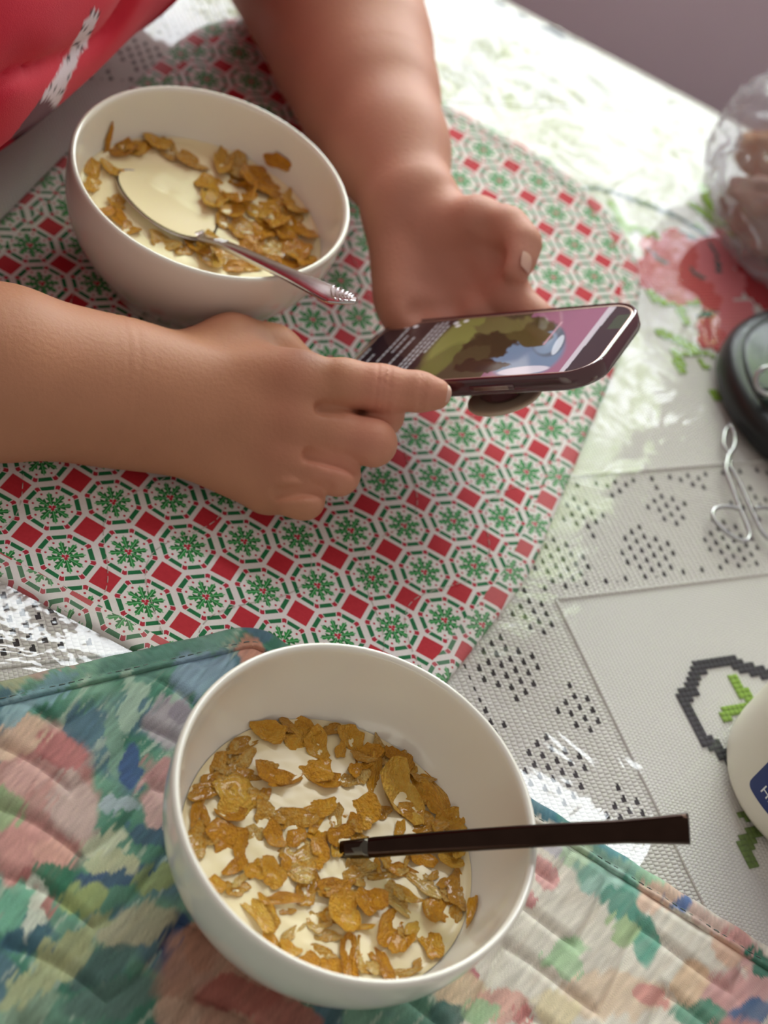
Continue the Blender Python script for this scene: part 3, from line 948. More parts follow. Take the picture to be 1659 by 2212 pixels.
def milk_mesh(c, zm, seed):
    z0 = zm - c[2]; R_ = prof(z0 - .001) - .0036 + .0004
    rr = np.r_[np.linspace(0, .97, 60), np.linspace(.975, 1, 8)]; a = np.linspace(0, 2 * np.pi, 160, endpoint=False)
    V_ = np.stack([np.outer(np.cos(a), rr * R_), np.outer(np.sin(a), rr * R_), np.zeros((160, len(rr)))], -1).reshape(-1, 3)
    rad = np.hypot(V_[:, 0], V_[:, 1]) / R_
    V_[:, 2] = .0010 * (fbm(V_[:, :2] / .010, 3, seed) - .5) + .0016 * np.clip((rad - .95) / .05, 0, 1) ** 2
    F_ = grid_faces(160, len(rr), True)
    # body of milk below the surface
    zb = np.linspace(z0 - .001, .009, 8)
    pb = [(max(prof(z - .001) - .0036 - .0002, .003), z - z0) for z in zb] + [(0.001, .009 - z0)]
    Vb, Fb = lathe(pb, 64)
    V2, Q2, _ = join([(V_, F_), (Vb, Fb)])
    return V2 + np.array([c[0], c[1], zm]), Q2


for nm, c, lab in (('near', NEAR_C, 'milk in the bowl with the dark-handled spoon'), ('far', FAR_C, 'milk in the bowl with the silver spoon')):
    V_, F_ = milk_mesh(c, MZ[nm], 5 if nm == 'near' else 8)
    tag(add('milk', mesh_np('milk', V_, F_), M['milk'], loc=(c[0], c[1], c[2] + .009)), lab, 'milk')

# flake material: toasted, a little different for each flake
fm, nt, b = new_mat('toasted_corn')
S.nt = nt
oi = nt.nodes.new('ShaderNodeObjectInfo'); n1 = noise_node(nt, 3.0, 4, .6)
rmp = nt.nodes.new('ShaderNodeValToRGB'); cr = rmp.color_ramp
cr.elements[0].position = .12; cr.elements[0].color = lin4('#c47a1c'); cr.elements[1].position = .85; cr.elements[1].color = lin4('#ffcf5c')
e = cr.elements.new(.5); e.color = lin4('#f2ab28')
f_ = S(n1.outputs['Fac']) * 0.75 + S(oi.outputs['Random']) * 0.4 - 0.06
nt.links.new(f_.s, rmp.inputs[0]); nt.links.new(rmp.outputs[0], b.inputs['Base Color'])
b.inputs['Roughness'].default_value = .32; b.inputs['Coat Weight'].default_value = .35; b.inputs['Coat Roughness'].default_value = .12
b.inputs['Subsurface Weight'].default_value = 0.15; b.inputs['Subsurface Radius'].default_value = (.004, .002, .0006)
n2 = noise_node(nt, 6.0, 3); bump_from(nt, n2.outputs['Fac'], b, .6, .12)
# soaked flakes: paler, with a milk film
fm2, nt, b = new_mat('soaked_corn'); S.nt = nt
oi = nt.nodes.new('ShaderNodeObjectInfo'); n1 = noise_node(nt, 2.6, 4, .6)
rmp = nt.nodes.new('ShaderNodeValToRGB'); cr = rmp.color_ramp
cr.elements[0].position = .2; cr.elements[0].color = lin4('#cf8c24'); cr.elements[1].position = .72; cr.elements[1].color = lin4('#f6cf7c')
e = cr.elements.new(.48); e.color = lin4('#eaa632')
f_ = S(n1.outputs['Fac']) * 0.85 + S(oi.outputs['Random']) * 0.25
nt.links.new(f_.s, rmp.inputs[0]); nt.links.new(rmp.outputs[0], b.inputs['Base Color'])
b.inputs['Roughness'].default_value = .2; b.inputs['Coat Weight'].default_value = .5; b.inputs['Coat Roughness'].default_value = .08
n2 = noise_node(nt, 6.0, 3); bump_from(nt, n2.outputs['Fac'], b, .6, .12)


def flake_mesh(seed, mat, curl, curl2, elong=1.0):
    g = np.random.default_rng(seed)
    nr, na = 7, 22
    a = np.linspace(0, 2 * np.pi, na, endpoint=False)
    out = 1 + .16 * np.sin(2 * a + g.uniform(0, 6)) + .11 * np.sin(3 * a + g.uniform(0, 6)) + .09 * np.sin(5 * a + g.uniform(0, 6)) + .05 * np.sin(8 * a + g.uniform(0, 6))
    rr = np.linspace(0.0, 1, nr)
    X = np.outer(np.cos(a) * out, rr); Y = np.outer(np.sin(a) * out, rr) * elong
    nz = fbm(np.c_[X.ravel(), Y.ravel()] * 2.2 + seed * 3.1, 3, seed).reshape(X.shape) - .5
    Z = .75 * curl * X ** 2 + .75 * curl2 * Y ** 2 + .42 * nz
    t = .085 * (1 - rr[None, :] ** 6 * .7) + .05 * (fbm(np.c_[X.ravel(), Y.ravel()] * 5 + 40, 2, seed + 3).reshape(X.shape) - .5)
    top = np.stack([X, Y, Z + t], -1).reshape(-1, 3); bot = np.stack([X, Y, Z - t], -1).reshape(-1, 3)
    Fq = grid_faces(na, nr, True); n_ = len(top)
    i = np.arange(na); i2 = (i + 1) % na
    side = np.c_[i * nr + nr - 1, i2 * nr + nr - 1, i2 * nr + nr - 1 + n_, i * nr + nr - 1 + n_]
    V_ = np.vstack([top, bot]); V_ -= (0, 0, V_[:, 2].mean())
    me = mesh_np('corn_flake', V_, np.vstack([Fq[:, ::-1][:, ::-1], Fq[:, ::-1] + n_, side[:, ::-1]]))
    me.materials.append(mat)
    return me


FL = [flake_mesh(s, fm, *c) for s, c in enumerate([(.35, -.1), (.5, .3), (.7, .1), (-.3, .4), (.2, .2), (.9, .5), (.45, .45), (-.2, -.3)])]
FS = [flake_mesh(s + 20, fm2, *c) for s, c in enumerate([(.25, -.1), (.3, .3), (.5, .1), (-.2, .3), (.1, .2), (.4, .3)])]


def flake(nm, px_, py_, w, h_, ang, soaked=False, tilt=12, dz=0.0, label=None, group=None, z=None, normal=None):
    """a flake seen at a photo pixel; w,h = size in photo pixels, ang = direction of w in the photo"""
    g = np.random.default_rng(int(px_ * 7 + py_ * 13) % 99991)
    zz = MZ[nm] + dz if z is None else z
    p = PZ(px_, py_, zz)
    c = NEAR_C if nm == 'near' else FAR_C
    if normal is None:
        lim = prof(zz - c[2]) - .0036 - .005
        dv = p[:2] - c[:2]; r_ = np.hypot(*dv)
        if r_ > lim: p[:2] = c[:2] + dv / r_ * lim
    q = PZ(px_ + math.cos(math.radians(ang)) * 40, py_ + math.sin(math.radians(ang)) * 40, zz) - PZ(px_, py_, zz)
    q2 = PZ(px_ - math.sin(math.radians(ang)) * 40, py_ + math.cos(math.radians(ang)) * 40, zz) - PZ(px_, py_, zz)
    sx_ = w / 2 * np.linalg.norm(q) / 40; sy_ = h_ / 2 * np.linalg.norm(q2) / 40
    N_ = np.array([0, 0, 1.0]) if normal is None else np.asarray(normal, float)
    xa = q - N_ * (q @ N_); xa /= np.linalg.norm(xa); ya = np.cross(N_, xa)
    Rm = Matrix((xa, ya, N_)).transposed().to_3x3()
    Rt = Matrix.Rotation(math.radians(g.uniform(-tilt, tilt)), 3, 'X') @ Matrix.Rotation(math.radians(g.uniform(-tilt, tilt)), 3, 'Y')
    me = (FS if soaked else FL)[g.integers(0, len(FS if soaked else FL))]
    o = bpy.data.objects.new('corn_flake', me); COL.objects.link(o)
    sz = (sx_ * sy_) ** .5
    Mx = (Rm @ Rt).to_4x4() @ Matrix.Diagonal((sx_, sy_, sz * .8, 1))
    Mx.translation = Vector(p)
    o.matrix_world = Mx
    tn0 = 'pale soaked' if soaked else 'golden'
    sz0 = 'corn flake crumb' if max(w, h_) < 45 else ('large corn flake' if w * h_ > 5200 else 'corn flake')
    if nm == 'near': h0, h1, bw = PZ(738, 1836, zz)[:2], PZ(1000, 1820, zz)[:2], 'the dark-handled spoon'
    else: h0, h1, bw = PZ(330, 420, zz)[:2], PZ(540, 560, zz)[:2], 'the silver spoon'
    tt0 = np.clip((p[:2] - h0) @ (h1 - h0) / ((h1 - h0) @ (h1 - h0)), 0, 1)
    ds = np.linalg.norm(p[:2] - h0 - tt0 * (h1 - h0))
    rw_ = np.hypot(*(p[:2] - c[:2])) / (prof(zz - c[2]) - .0036)
    wh = 'next to the spoon' if ds < (.014 if nm == 'near' else .028) else ('against the bowl wall' if rw_ > .80 else 'in open milk')
    tag(o, label or f'{tn0} {sz0} {wh}, in the bowl with {bw}', 'corn flake', group or f'{tn0} {sz0}s {wh}, bowl with {bw}')
    return o


# near bowl: x, y, w, h (crop of the photo, 2.074x from 350,1380), angle, soaked
NEARF = [(600, 370, 130, 60, 10, 1), (480, 415, 110, 70, 0, 0), (595, 435, 130, 90, 10, 0), (690, 470, 100, 80, 40, 0), (845, 445, 85, 85, 0, 0), (725, 355, 80, 30, 0, 1), (770, 395, 90, 30, -10, 1),
         (340, 460, 130, 45, -30, 1), (290, 500, 70, 60, -50, 1), (240, 600, 110, 90, -60, 1), (330, 560, 120, 70, -30, 1), (205, 680, 130, 70, -20, 1), (340, 730, 190, 150, 35, 0), (310, 790, 120, 50, 20, 0),
         (380, 610, 90, 50, 0, 1), (490, 605, 120, 90, 20, 0), (560, 640, 130, 30, -25, 0), (680, 570, 140, 85, 10, 0), (730, 640, 125, 50, 5, 0), (920, 530, 90, 80, 40, 0), (950, 600, 50, 130, 10, 0), (880, 610, 60, 70, 0, 1),
         (1000, 500, 110, 90, 40, 1), (1090, 560, 60, 90, 30, 0), (1060, 690, 130, 190, -20, 0), (1200, 680, 110, 230, -30, 0), (1130, 780, 110, 70, 20, 1), (1290, 850, 130, 110, 10, 0), (1180, 850, 120, 60, -10, 1),
         (160, 760, 40, 110, 20, 0), (190, 790, 30, 90, -15, 0), (180, 880, 100, 80, -20, 1), (150, 930, 70, 90, 40, 1), (290, 890, 140, 110, -10, 0), (350, 940, 45, 80, 10, 0), (330, 1020, 90, 50, -45, 0),
         (480, 800, 110, 90, 30, 1), (590, 810, 120, 90, -10, 1), (700, 760, 120, 70, -20, 0), (690, 820, 90, 40, -50, 0), (780, 800, 50, 70, 20, 1), (890, 780, 140, 110, 35, 0), (860, 830, 60, 60, 0, 0), (980, 780, 60, 50, 0, 1),
         (500, 880, 90, 70, 35, 0), (600, 890, 70, 60, -20, 0), (410, 870, 70, 60, 0, 1), (700, 890, 80, 110, 20, 0), (680, 970, 110, 90, 30, 0), (720, 920, 40, 80, 0, 0), (790, 880, 90, 70, -30, 0), (780, 950, 40, 60, 20, 0),
         (610, 1000, 130, 150, 50, 1), (495, 1050, 75, 100, 0, 0), (560, 990, 60, 60, 30, 0), (880, 1020, 110, 70, -20, 1), (860, 1070, 80, 60, 0, 1), (1000, 1050, 120, 50, -5, 1), (1150, 1080, 160, 60, 45, 1), (1080, 1040, 120, 40, 20, 0),
         (1090, 1150, 100, 45, 20, 0), (770, 1110, 120, 60, -20, 0), (790, 1135, 90, 40, -30, 0), (930, 1175, 90, 110, -10, 0), (1040, 1180, 160, 45, 35, 1), (1240, 1210, 110, 110, 20, 0), (1320, 1130, 80, 120, 10, 1), (1290, 1150, 70, 60, 0, 1), (1330, 1240, 40, 70, 20, 1),
         (235, 1100, 70, 60, 30, 0), (330, 1120, 80, 60, 0, 1), (420, 1220, 60, 180, -25, 0), (480, 1230, 50, 120, -25, 0), (540, 1165, 150, 35, 0, 0), (650, 1130, 80, 110, 30, 1), (560, 1220, 50, 30, 0, 1),
         (810, 1225, 130, 120, 0, 0), (870, 1290, 100, 30, 5, 0), (700, 1270, 90, 70, 60, 1), (740, 1330, 80, 50, 0, 1), (1030, 1310, 120, 150, 30, 0), (1130, 1300, 70, 50, -30, 0), (1200, 1360, 75, 120, -10, 0),
         (490, 1370, 90, 70, 20, 0), (580, 1320, 90, 40, -40, 1), (570, 1390, 70, 60, 0, 0), (655, 1450, 90, 60, 25, 0), (710, 1410, 90, 60, 10, 1), (750, 1475, 65, 85, -20, 0), (830, 1450, 70, 180, 5, 0), (880, 1420, 50, 110, 10, 1),
         (980, 1450, 50, 160, -20, 0), (1060, 1500, 120, 40, -10, 1), (930, 1480, 60, 40, 0, 1), (1170, 1470, 60, 40, -40, 1), (1160, 980, 90, 60, 20, 0), (1290, 990, 110, 60, 0, 0), (1340, 930, 50, 90, 10, 0), (260, 650, 60, 50, 0, 0), (430, 710, 80, 50, 40, 1), (830, 640, 60, 40, 0, 1), (1130, 560, 60, 40, 30, 0), (640, 380, 90, 50, 20, 0), (1020, 480, 60, 40, 0, 1)]
for (x, y, w, h_, a, so) in NEARF:
    g = (x * 31 + y * 17) % 10
    flake('near', 350 + x / 2.07375, 1380 + y / 2.07375, w / 2.07375 * 1.36, h_ / 2.07375 * 1.36, a, bool(so), 16 if not so else 10, (.0008 + .0003 * g) if not so else .0002 + .0002 * g)

g_ = np.random.default_rng(12)
for k in range(80):                                   # crumbs and half-sunk flakes, thicker towards the far side of the bowl
    x, y = g_.uniform(180, 1330), g_.uniform(380, 1480)
    dens = 1 - .75 * np.clip((y - 700) / 600 + (700 - x) / 900, 0, 1)
    if ((x - 745) / 600) ** 2 + ((y - 930) / 580) ** 2 > 1 or g_.uniform() > dens: continue
    flake('near', 350 + x / 2.07375, 1380 + y / 2.07375, g_.uniform(24, 52), g_.uniform(14, 34), g_.uniform(0, 180), k % 3 > 0, 14, .0006 + .0012 * g_.uniform())

# far bowl: crop 2.37x from 100,130
FARF = [(395, 465, 110, 50, -20, 0), (500, 440, 130, 50, -15, 0), (570, 425, 80, 60, -10, 0), (450, 460, 90, 40, 0, 0), (630, 470, 85, 70, 0, 1), (740, 515, 110, 70, 15, 1), (240, 570, 70, 90, 10, 0), (330, 560, 75, 60, 0, 0), (240, 640, 70, 50, 0, 0),
        (360, 730, 80, 45, 20, 1), (350, 800, 40, 90, -20, 0), (310, 775, 60, 40, 30, 0), (430, 860, 70, 50, 30, 1), (910, 520, 90, 110, 20, 0), (970, 545, 120, 80, 20, 1), (1120, 620, 210, 120, 28, 0), (990, 620, 90, 50, 0, 1),
        (830, 630, 110, 60, 15, 0), (850, 720, 110, 70, 30, 0), (1000, 700, 150, 90, 15, 0), (940, 760, 110, 80, 0, 0), (1310, 720, 110, 110, 30, 0), (1220, 750, 120, 80, 0, 0), (1320, 860, 80, 130, -10, 0), (1150, 810, 130, 90, 20, 0),
        (1200, 860, 110, 90, -10, 0), (1000, 870, 120, 70, 10, 1), (1100, 880, 110, 80, 0, 0), (1180, 970, 120, 80, 10, 1), (1270, 960, 130, 80, 15, 0), (1310, 1010, 120, 70, -20, 0), (1060, 960, 110, 90, 0, 0), (930, 1010, 110, 60, 0, 1),
        (850, 960, 130, 70, 40, 0), (835, 1025, 90, 80, 0, 0), (780, 960, 80, 80, 0, 0), (600, 930, 110, 60, 20, 1), (700, 970, 70, 50, 0, 1), (990, 1060, 150, 40, 5, 0), (1060, 1050, 80, 40, 0, 0), (1140, 1030, 90, 50, 0, 0), (1240, 1040, 90, 40, -10, 0), (1080, 780, 90, 50, 0, 0), (1250, 800, 80, 60, 20, 1), (900, 830, 60, 50, 0, 1)]
for (x, y, w, h_, a, so) in FARF:
    g = (x * 31 + y * 17) % 10
    flake('far', 100 + x / 2.37, 130 + y / 2.37, w / 2.37 * 1.38, h_ / 2.37 * 1.38, a, bool(so), 16 if not so else 10, (.0008 + .0003 * g) if not so else .0002 + .0002 * g)


def wall_flake(nm, px_, py_, w, h_, ang, lab):
    """flake stuck to the inner wall of a bowl"""
    c = NEAR_C if nm == 'near' else FAR_C
    best = None
    for z in np.linspace(.02, .079, 200):
        p = PZ(px_, py_, z + c[2]); r_ = np.hypot(*(p[:2] - c[:2]))
        e_ = abs(r_ - (prof(z - .001) - .0036))
        out = (p[:2] - c[:2]) @ ray(px_, py_)[:2] > -1
        if best is None or e_ < best[0]: best = (e_, z, p)
    z, p = best[1], best[2]
    n2 = -(p[:2] - c[:2]); n2 /= np.linalg.norm(n2)
    sl = (prof(z + .001) - prof(z - .001)) / .002
    N_ = np.array([n2[0], n2[1], sl]); N_ /= np.linalg.norm(N_)
    o = flake(nm, px_, py_, w, h_, ang, False, 3, z=z + c[2], normal=N_, label=lab, group='flakes stuck to bowl walls')
    o.location = Vector(p + N_ * .0012)
wall_flake('near', 1025, 1972, 26, 74, 25, 'lone thin flake stuck to inner wall of the bowl with the dark-handled spoon')
wall_flake('far', 231, 300, 20, 42, 12, 'small flake stuck high on the bowl wall facing the red shirt')
wall_flake('far', 602, 347, 24, 52, -35, 'slender flake stuck to the bowl wall nearest the bare forearm')

# ================================================================== SPOONS
def flat_bar(path, wid, thick, up, seg=16):
    """bar with a superelliptic section"""
    P = np.asarray(path, float); n = len(P)
    tg = np.gradient(P, axis=0); tg /= np.linalg.norm(tg, axis=1)[:, None]
    a = np.linspace(0, 2 * np.pi, seg, endpoint=False)
    ca, sa = np.sign(np.cos(a)) * np.abs(np.cos(a)) ** .6, np.sign(np.sin(a)) * np.abs(np.sin(a)) ** .8
    V_ = []
    for k in range(n):
        s = np.cross(tg[k], up); s /= np.linalg.norm(s); w_ = np.cross(s, tg[k])
        V_.append(P[k] + np.outer(ca * wid[k], s) + np.outer(sa * thick[k], w_))
    V_ = np.array(V_).reshape(-1, 3)
    i = np.arange(n - 1)[:, None]; j = np.arange(seg)[None, :]; j2 = (j + 1) % seg
    F_ = np.stack([i * seg + j, i * seg + j2, (i + 1) * seg + j2, (i + 1) * seg + j], -1).reshape(-1, 4)
    V_ = np.vstack([V_, P[:1], P[-1:]]); jj = np.arange(seg); k2 = (jj + 1) % seg; m_ = len(V_)
    Tt = np.vstack([np.c_[np.full(seg, m_ - 2), k2, jj], np.c_[np.full(seg, m_ - 1), (n - 1) * seg + jj, (n - 1) * seg + k2]])
    return V_, F_, Tt


def extend_to(p0, p1, pxx):
    """point on the 3-D line p0-p1 whose photo x is pxx"""
    a, b2 = 0.0, 6.0
    for _ in range(50):
        mth = (a + b2) / 2
        if proj(p0 + (p1 - p0) * mth)[0, 0] < pxx: a = mth
        else: b2 = mth
    return p0 + (p1 - p0) * a


# dark-handled spoon in the near bowl
p0 = PZ(738, 1836, MZ['near']); p1 = PZ(1148, 1811, NEAR_C[2] + BH + .0032); pe = extend_to(p0, p1, 1489)
sp = thing('spoon', 'spoon with a dark polished handle resting in the bowl of corn flakes', 'spoon', p0)
s = np.linspace(0, 1, 60)[:, None]
hp_ = p0 * (1 - s) + pe * s; hp_[:, 2] += .002 * np.sin(np.pi * s[:, 0]); t = s[:, 0]
wid = np.interp(t, [0, .1, .5, .82, .93, 1], [.0038, .0045, .0049, .0050, .0060, .0066])
thk = np.interp(t, [0, .1, .8, .95, 1], [.0026, .0033, .0036, .0042, .0046])
vw = -RW[2]
upv = ZX * .6 + vw * .4
add('handle', mesh_np('handle', *flat_bar(hp_, wid, thk, upv)), M['dark_steel'], sp)
add('neck_reflection', mesh_np('neck_reflection', *flat_bar(hp_[:6] - ZX * .0002, wid[:6] * 1.03, thk[:6] * 1.05, upv)), M['neck_reflection_steel'], sp)  # paler sleeve over the handle tip, imitating the milk mirrored in the steel
# groove along the handle
gp = hp_[4:52] + np.cross(np.gradient(hp_, axis=0)[4:52] / np.linalg.norm(np.gradient(hp_, axis=0)[4:52], axis=1)[:, None], upv) * -.0016
gp = gp + (upv / np.linalg.norm(upv)) * thk[4:52, None] * .93
add('ridge', mesh_np('ridge', *tube(gp, .0006, 6)), M['dark_steel'], sp)
# its bowl, under the milk
dirn = (p0 - pe); dirn /= np.linalg.norm(dirn); dirn[2] = -.35; dirn /= np.linalg.norm(dirn)
def spoon_bowl(c, ax, up, L_, W_, D_):
    ax = ax - up * (ax @ up); ax /= np.linalg.norm(ax); sd = np.cross(up, ax)
    a = np.linspace(0, 2 * np.pi, 56, endpoint=False); rr = np.linspace(0, 1, 12)
    egg = 1 - .16 * np.cos(a)                      # narrower to the tip
    X = np.outer(np.cos(a), rr) * L_; Y = np.outer(np.sin(a) * egg, rr) * W_
    Z = -D_ * (1 - rr[None, :] ** 2) + 0 * X
    def mk(dz): return (np.asarray(c) + X[..., None] * ax + Y[..., None] * sd + (Z + dz)[..., None] * up).reshape(-1, 3)
    F_ = grid_faces(56, 12, True)
    i = np.arange(56); i2 = (i + 1) % 56; n_ = 56 * 12
    side = np.c_[i * 12 + 11, i2 * 12 + 11, i2 * 12 + 11 + n_, i * 12 + 11 + n_]
    return np.vstack([mk(0), mk(-.0013)]), np.vstack([F_, F_[:, ::-1] + n_, side[:, ::-1]]), None
add('spoon_bowl', mesh_np('spoon_bowl', *spoon_bowl(p0 + dirn * .026 - ZX * .004, dirn, ZX, .03, .02, .007)), M['steel'], sp)

# silver spoon in the far bowl
zs = MZ['far'] + .0022
q0 = PZ(443, 514, zs + .003); q1 = PZ(592, 580, FAR_C[2] + BH + .0026); qe = extend_to(q0, q1, 764)
sp2 = thing('spoon', 'silver spoon with a fanned patterned handle, its bowl full of milk', 'spoon', q0)
cen = PZ(358, 438, zs)
ax2 = q0 - PZ(280, 400, zs)
Lh = .033
TU = ZX + VX * .17 + UX * .02; TU /= np.linalg.norm(TU)
sb = spoon_bowl(cen, -ax2, TU, .034, .023, .009)
add('spoon_bowl', mesh_np('spoon_bowl', *sb), M['steel'], sp2)
path = smooth_path(np.array([cen + (q0 - cen) * .80 - ZX * .0022, q0 - ZX * .0012, q0 + (q1 - q0) * .35 + ZX * .001, q1 + ZX * .0005, q1 + (qe - q1) * .5, q1 + (qe - q1) * .8 - ZX * .0005, qe + ZX * .001]), 14)
t = np.linspace(0, 1, len(path))
wid = np.interp(t, [0, .12, .3, .55, .72, .86, .95, 1], [.0060, .0040, .0040, .0058, .0082, .0090, .0056, .0010])
thk = np.interp(t, [0, .12, .6, .9, 1], [.0012, .0020, .0022, .0018, .0008])
hb = flat_bar(path, wid, thk, ZX)
add('handle', mesh_np('handle', *hb), M['steel'], sp2)
tg = np.gradient(path, axis=0); tg /= np.linalg.norm(tg, axis=1)[:, None]
def handle_pt(tt, side, lift=1.0):
    k = np.clip(tt, 0, 1) * (len(path) - 1); i = int(min(k, len(path) - 2)); f_ = k - i
    P = path[i] * (1 - f_) + path[i + 1] * f_; s_ = np.cross(tg[i], ZX); s_ /= np.linalg.norm(s_); n_ = np.cross(s_, tg[i])
    w_ = np.interp(tt, t, wid); h_ = np.interp(tt, t, thk)
    return P + s_ * w_ * side + n_ * h_ * lift * (1 - .35 * abs(side) ** 3)
for k in range(6):                                    # fanned ridges at the end
    t0 = .74 + .035 * k
    line = np.array([handle_pt(t0 + .16 * (1 - math.cos((sd + .9) * .9)), sd * .92) for sd in np.linspace(-.9, .9, 12)])
    add('ridge', mesh_np('ridge', *tube(line, .00055, 6)), M['steel'], sp2)
for k in range(3):                                    # three bands near the neck
    t0 = .27 + .018 * k
    line = np.array([handle_pt(t0, sd) for sd in np.linspace(-.8, .8, 6)])
    add('band', mesh_np('band', *tube(line, .0005, 6)), M['steel'], sp2)
# milk held in the silver spoon
a = np.linspace(0, 2 * np.pi, 56, endpoint=False); rr = np.linspace(0, 1, 10)
axn = -ax2 / np.linalg.norm(ax2); axn = axn - TU * (axn @ TU); axn /= np.linalg.norm(axn); sdn = np.cross(TU, axn)
egg = 1 - .16 * np.cos(a)
Vm = cen + (np.outer(np.cos(a), rr) * .0326)[..., None] * axn + (np.outer(np.sin(a) * egg, rr) * .0219)[..., None] * sdn + (-.0007 + .0007 * rr ** 4 + 0 * np.outer(a, rr))[..., None] * TU
Vm = Vm.reshape(-1, 3); Fm = grid_faces(56, 10, True)
Vlow = Vm.copy(); Vlow[:, 2] -= np.tile(.0058 * (1 - rr ** 2) , 56)
tag(add('milk_spoonful', mesh_np('milk_spoonful', np.vstack([Vm, Vlow]), np.vstack([Fm, Fm[:, ::-1] + len(Vm)])), M['milk'], loc=cen), 'spoonful of milk filling the silver spoon', 'milk')

# ================================================================== PHONE
PC = np.array([.24405, .00476, .08747])
PR = np.array([[.5037, .7665, -.3985], [-.5538, .6406, .5319], [.663, -.0472, .7472]])     # columns: long, short, normal
pl, ps, pn = PR[:, 0], PR[:, 1], PR[:, 2]
def PH(x, y, z=0.0): return PC + pl * x + ps * y + pn * z
def rrect(w, h_, r_, n=10):
    out = []
    for cx_, cy_, a0 in ((w / 2 - r_, h_ / 2 - r_, 0), (-w / 2 + r_, h_ / 2 - r_, 90), (-w / 2 + r_, -h_ / 2 + r_, 180), (w / 2 - r_, -h_ / 2 + r_, 270)):
        for a in np.linspace(a0, a0 + 90, n): out.append((cx_ + r_ * math.cos(math.radians(a)), cy_ + r_ * math.sin(math.radians(a))))
    return np.array(out)
def shell(layers, w, h_, r_, cap0=True, cap1=True):
    rings = []
    for ins, z in layers:
        o_ = rrect(w - 2 * ins, h_ - 2 * ins, max(r_ - ins, .001))
        rings.append(PC + o_[:, :1] * pl + o_[:, 1:2] * ps + z * pn)
    n = len(rings[0]); V_ = np.array(rings).reshape(-1, 3)
    i = np.arange(len(layers) - 1)[:, None]; j = np.arange(n)[None, :]; j2 = (j + 1) % n
    F_ = np.stack([i * n + j, i * n + j2, (i + 1) * n + j2, (i + 1) * n + j], -1).reshape(-1, 4)
    Tt = []
    if cap0:
        V_ = np.vstack([V_, rings[0].mean(0)]); c0 = len(V_) - 1; jj = np.arange(n); Tt.append(np.c_[np.full(n, c0), (jj + 1) % n, jj])
    if cap1:
        V_ = np.vstack([V_, rings[-1].mean(0)]); c0 = len(V_) - 1; jj = np.arange(n); b0 = (len(layers) - 1) * n; Tt.append(np.c_[np.full(n, c0), b0 + jj, b0 + (jj + 1) % n])
    return V_, F_, np.vstack(Tt) if Tt else None
ph = thing('smartphone', 'smartphone in a glossy maroon case held above the holly placemat', 'phone', PC)
M['case'] = simple('maroon_gel_case', '#4c2228', .12, coat=.8, var=.15, vscale=30)
M['bezel'] = simple('pale_metal_bezel', '#c9ab9c', .25, .7, var=.05)
SW, SH, SR = .158, .0768, .017
add('case', mesh_np('case', *shell([(.003, -.0098), (.0008, -.0088), (0, -.007), (0, -.001), (.0006, .0008), (.0014, .0012), (.0022, .0006), (.0024, -.002)], SW + .0062, SH + .0062, SR + .003, True, False)), M['case'], ph)
add('bezel', mesh_np('bezel', *shell([(0, -.002), (-.0002, .0002), (.0006, .0006), (.0016, .0003)], SW + .0014, SH + .0014, SR, False, False)), M['bezel'], ph)
# the lit screen: a picture with lines of text
nx, ny = 330, 165
gx, gy = np.meshgrid(np.linspace(-.5, .5, nx), np.linspace(-.5, .5, ny), indexing='ij')
XY = np.c_[gx.ravel() * SW, gy.ravel() * SH]
# pull the grid corners into the rounded outline
cxy = np.sign(XY) * np.maximum(np.abs(XY) - (np.array([SW, SH]) / 2 - SR), 0)
rr_ = np.hypot(cxy[:, 0], cxy[:, 1]); inf = np.maximum(np.abs(cxy[:, 0]), np.abs(cxy[:, 1]))
sc = np.where(rr_ > 1e-9, inf / np.maximum(rr_, 1e-9), 1)
XY = np.where((np.abs(cxy).min(1) > 1e-9)[:, None], XY - cxy + cxy * sc[:, None], XY)
Vs = PC + XY[:, :1] * pl + XY[:, 1:2] * ps + .0002 * pn
s_ = XY[:, 0] / SW + .5; t_ = XY[:, 1] / SH + .5          # s 0..1 left to right, t 0 near .. 1 far
pxs = proj(Vs)
pw = pxs + (np.c_[fbm(pxs / 22, 3, 3), fbm(pxs / 22, 3, 4)] - .5) * 26
col = np.tile(np.array(lin('#1f171c')), (len(Vs), 1))
def put(mask, h_, a=1.0):
    m_ = np.clip(np.asarray(mask, float), 0, 1)[:, None] * a
    col[:] = col * (1 - m_) + np.array(lin(h_)) * m_
def ell(x, y, rx, ry, an=0, P=None, soft=.12):
    P = pw if P is None else P
    ca, sa = math.cos(math.radians(an)), math.sin(math.radians(an)); dx, dy = P[:, 0] - x, P[:, 1] - y
    return np.clip((1 - np.hypot((dx * ca + dy * sa) / rx, (-dx * sa + dy * ca) / ry)) / soft, 0, 1)
put((s_ > .60) & (s_ < .905), '#7b4f66'); put(np.clip((s_ - .6) / .2, 0, 1) * (s_ < .905), '#8f5a70', .6)
put((s_ > .30) & (s_ <= .60), '#3a3326')
put(ell(1000, 720, 120, 30, -38, pxs, .3), '#6a6a38'); put(ell(940, 790, 90, 20, -38, pxs, .3), '#55552c')
put(ell(1140, 765, 90, 52, -20, pxs, .15), '#5d6f88'); put(ell(1185, 735, 42, 36, -40, pxs, .15), '#4b5563'); put(ell(1178, 738, 32, 27, -40, pxs, .2), '#6a7c92')
put(ell(1110, 715, 95, 26, -12), '#3a3420'); put(ell(1060, 745, 75, 28, -20), '#2a2316'); put(ell(1020, 770, 50, 20, -30), '#38311f'); put(ell(1140, 725, 50, 22, 10), '#40391f'); put(ell(1035, 790, 60, 14, -5), '#241a14'); put(ell(1090, 700, 70, 18, -5), '#565030')
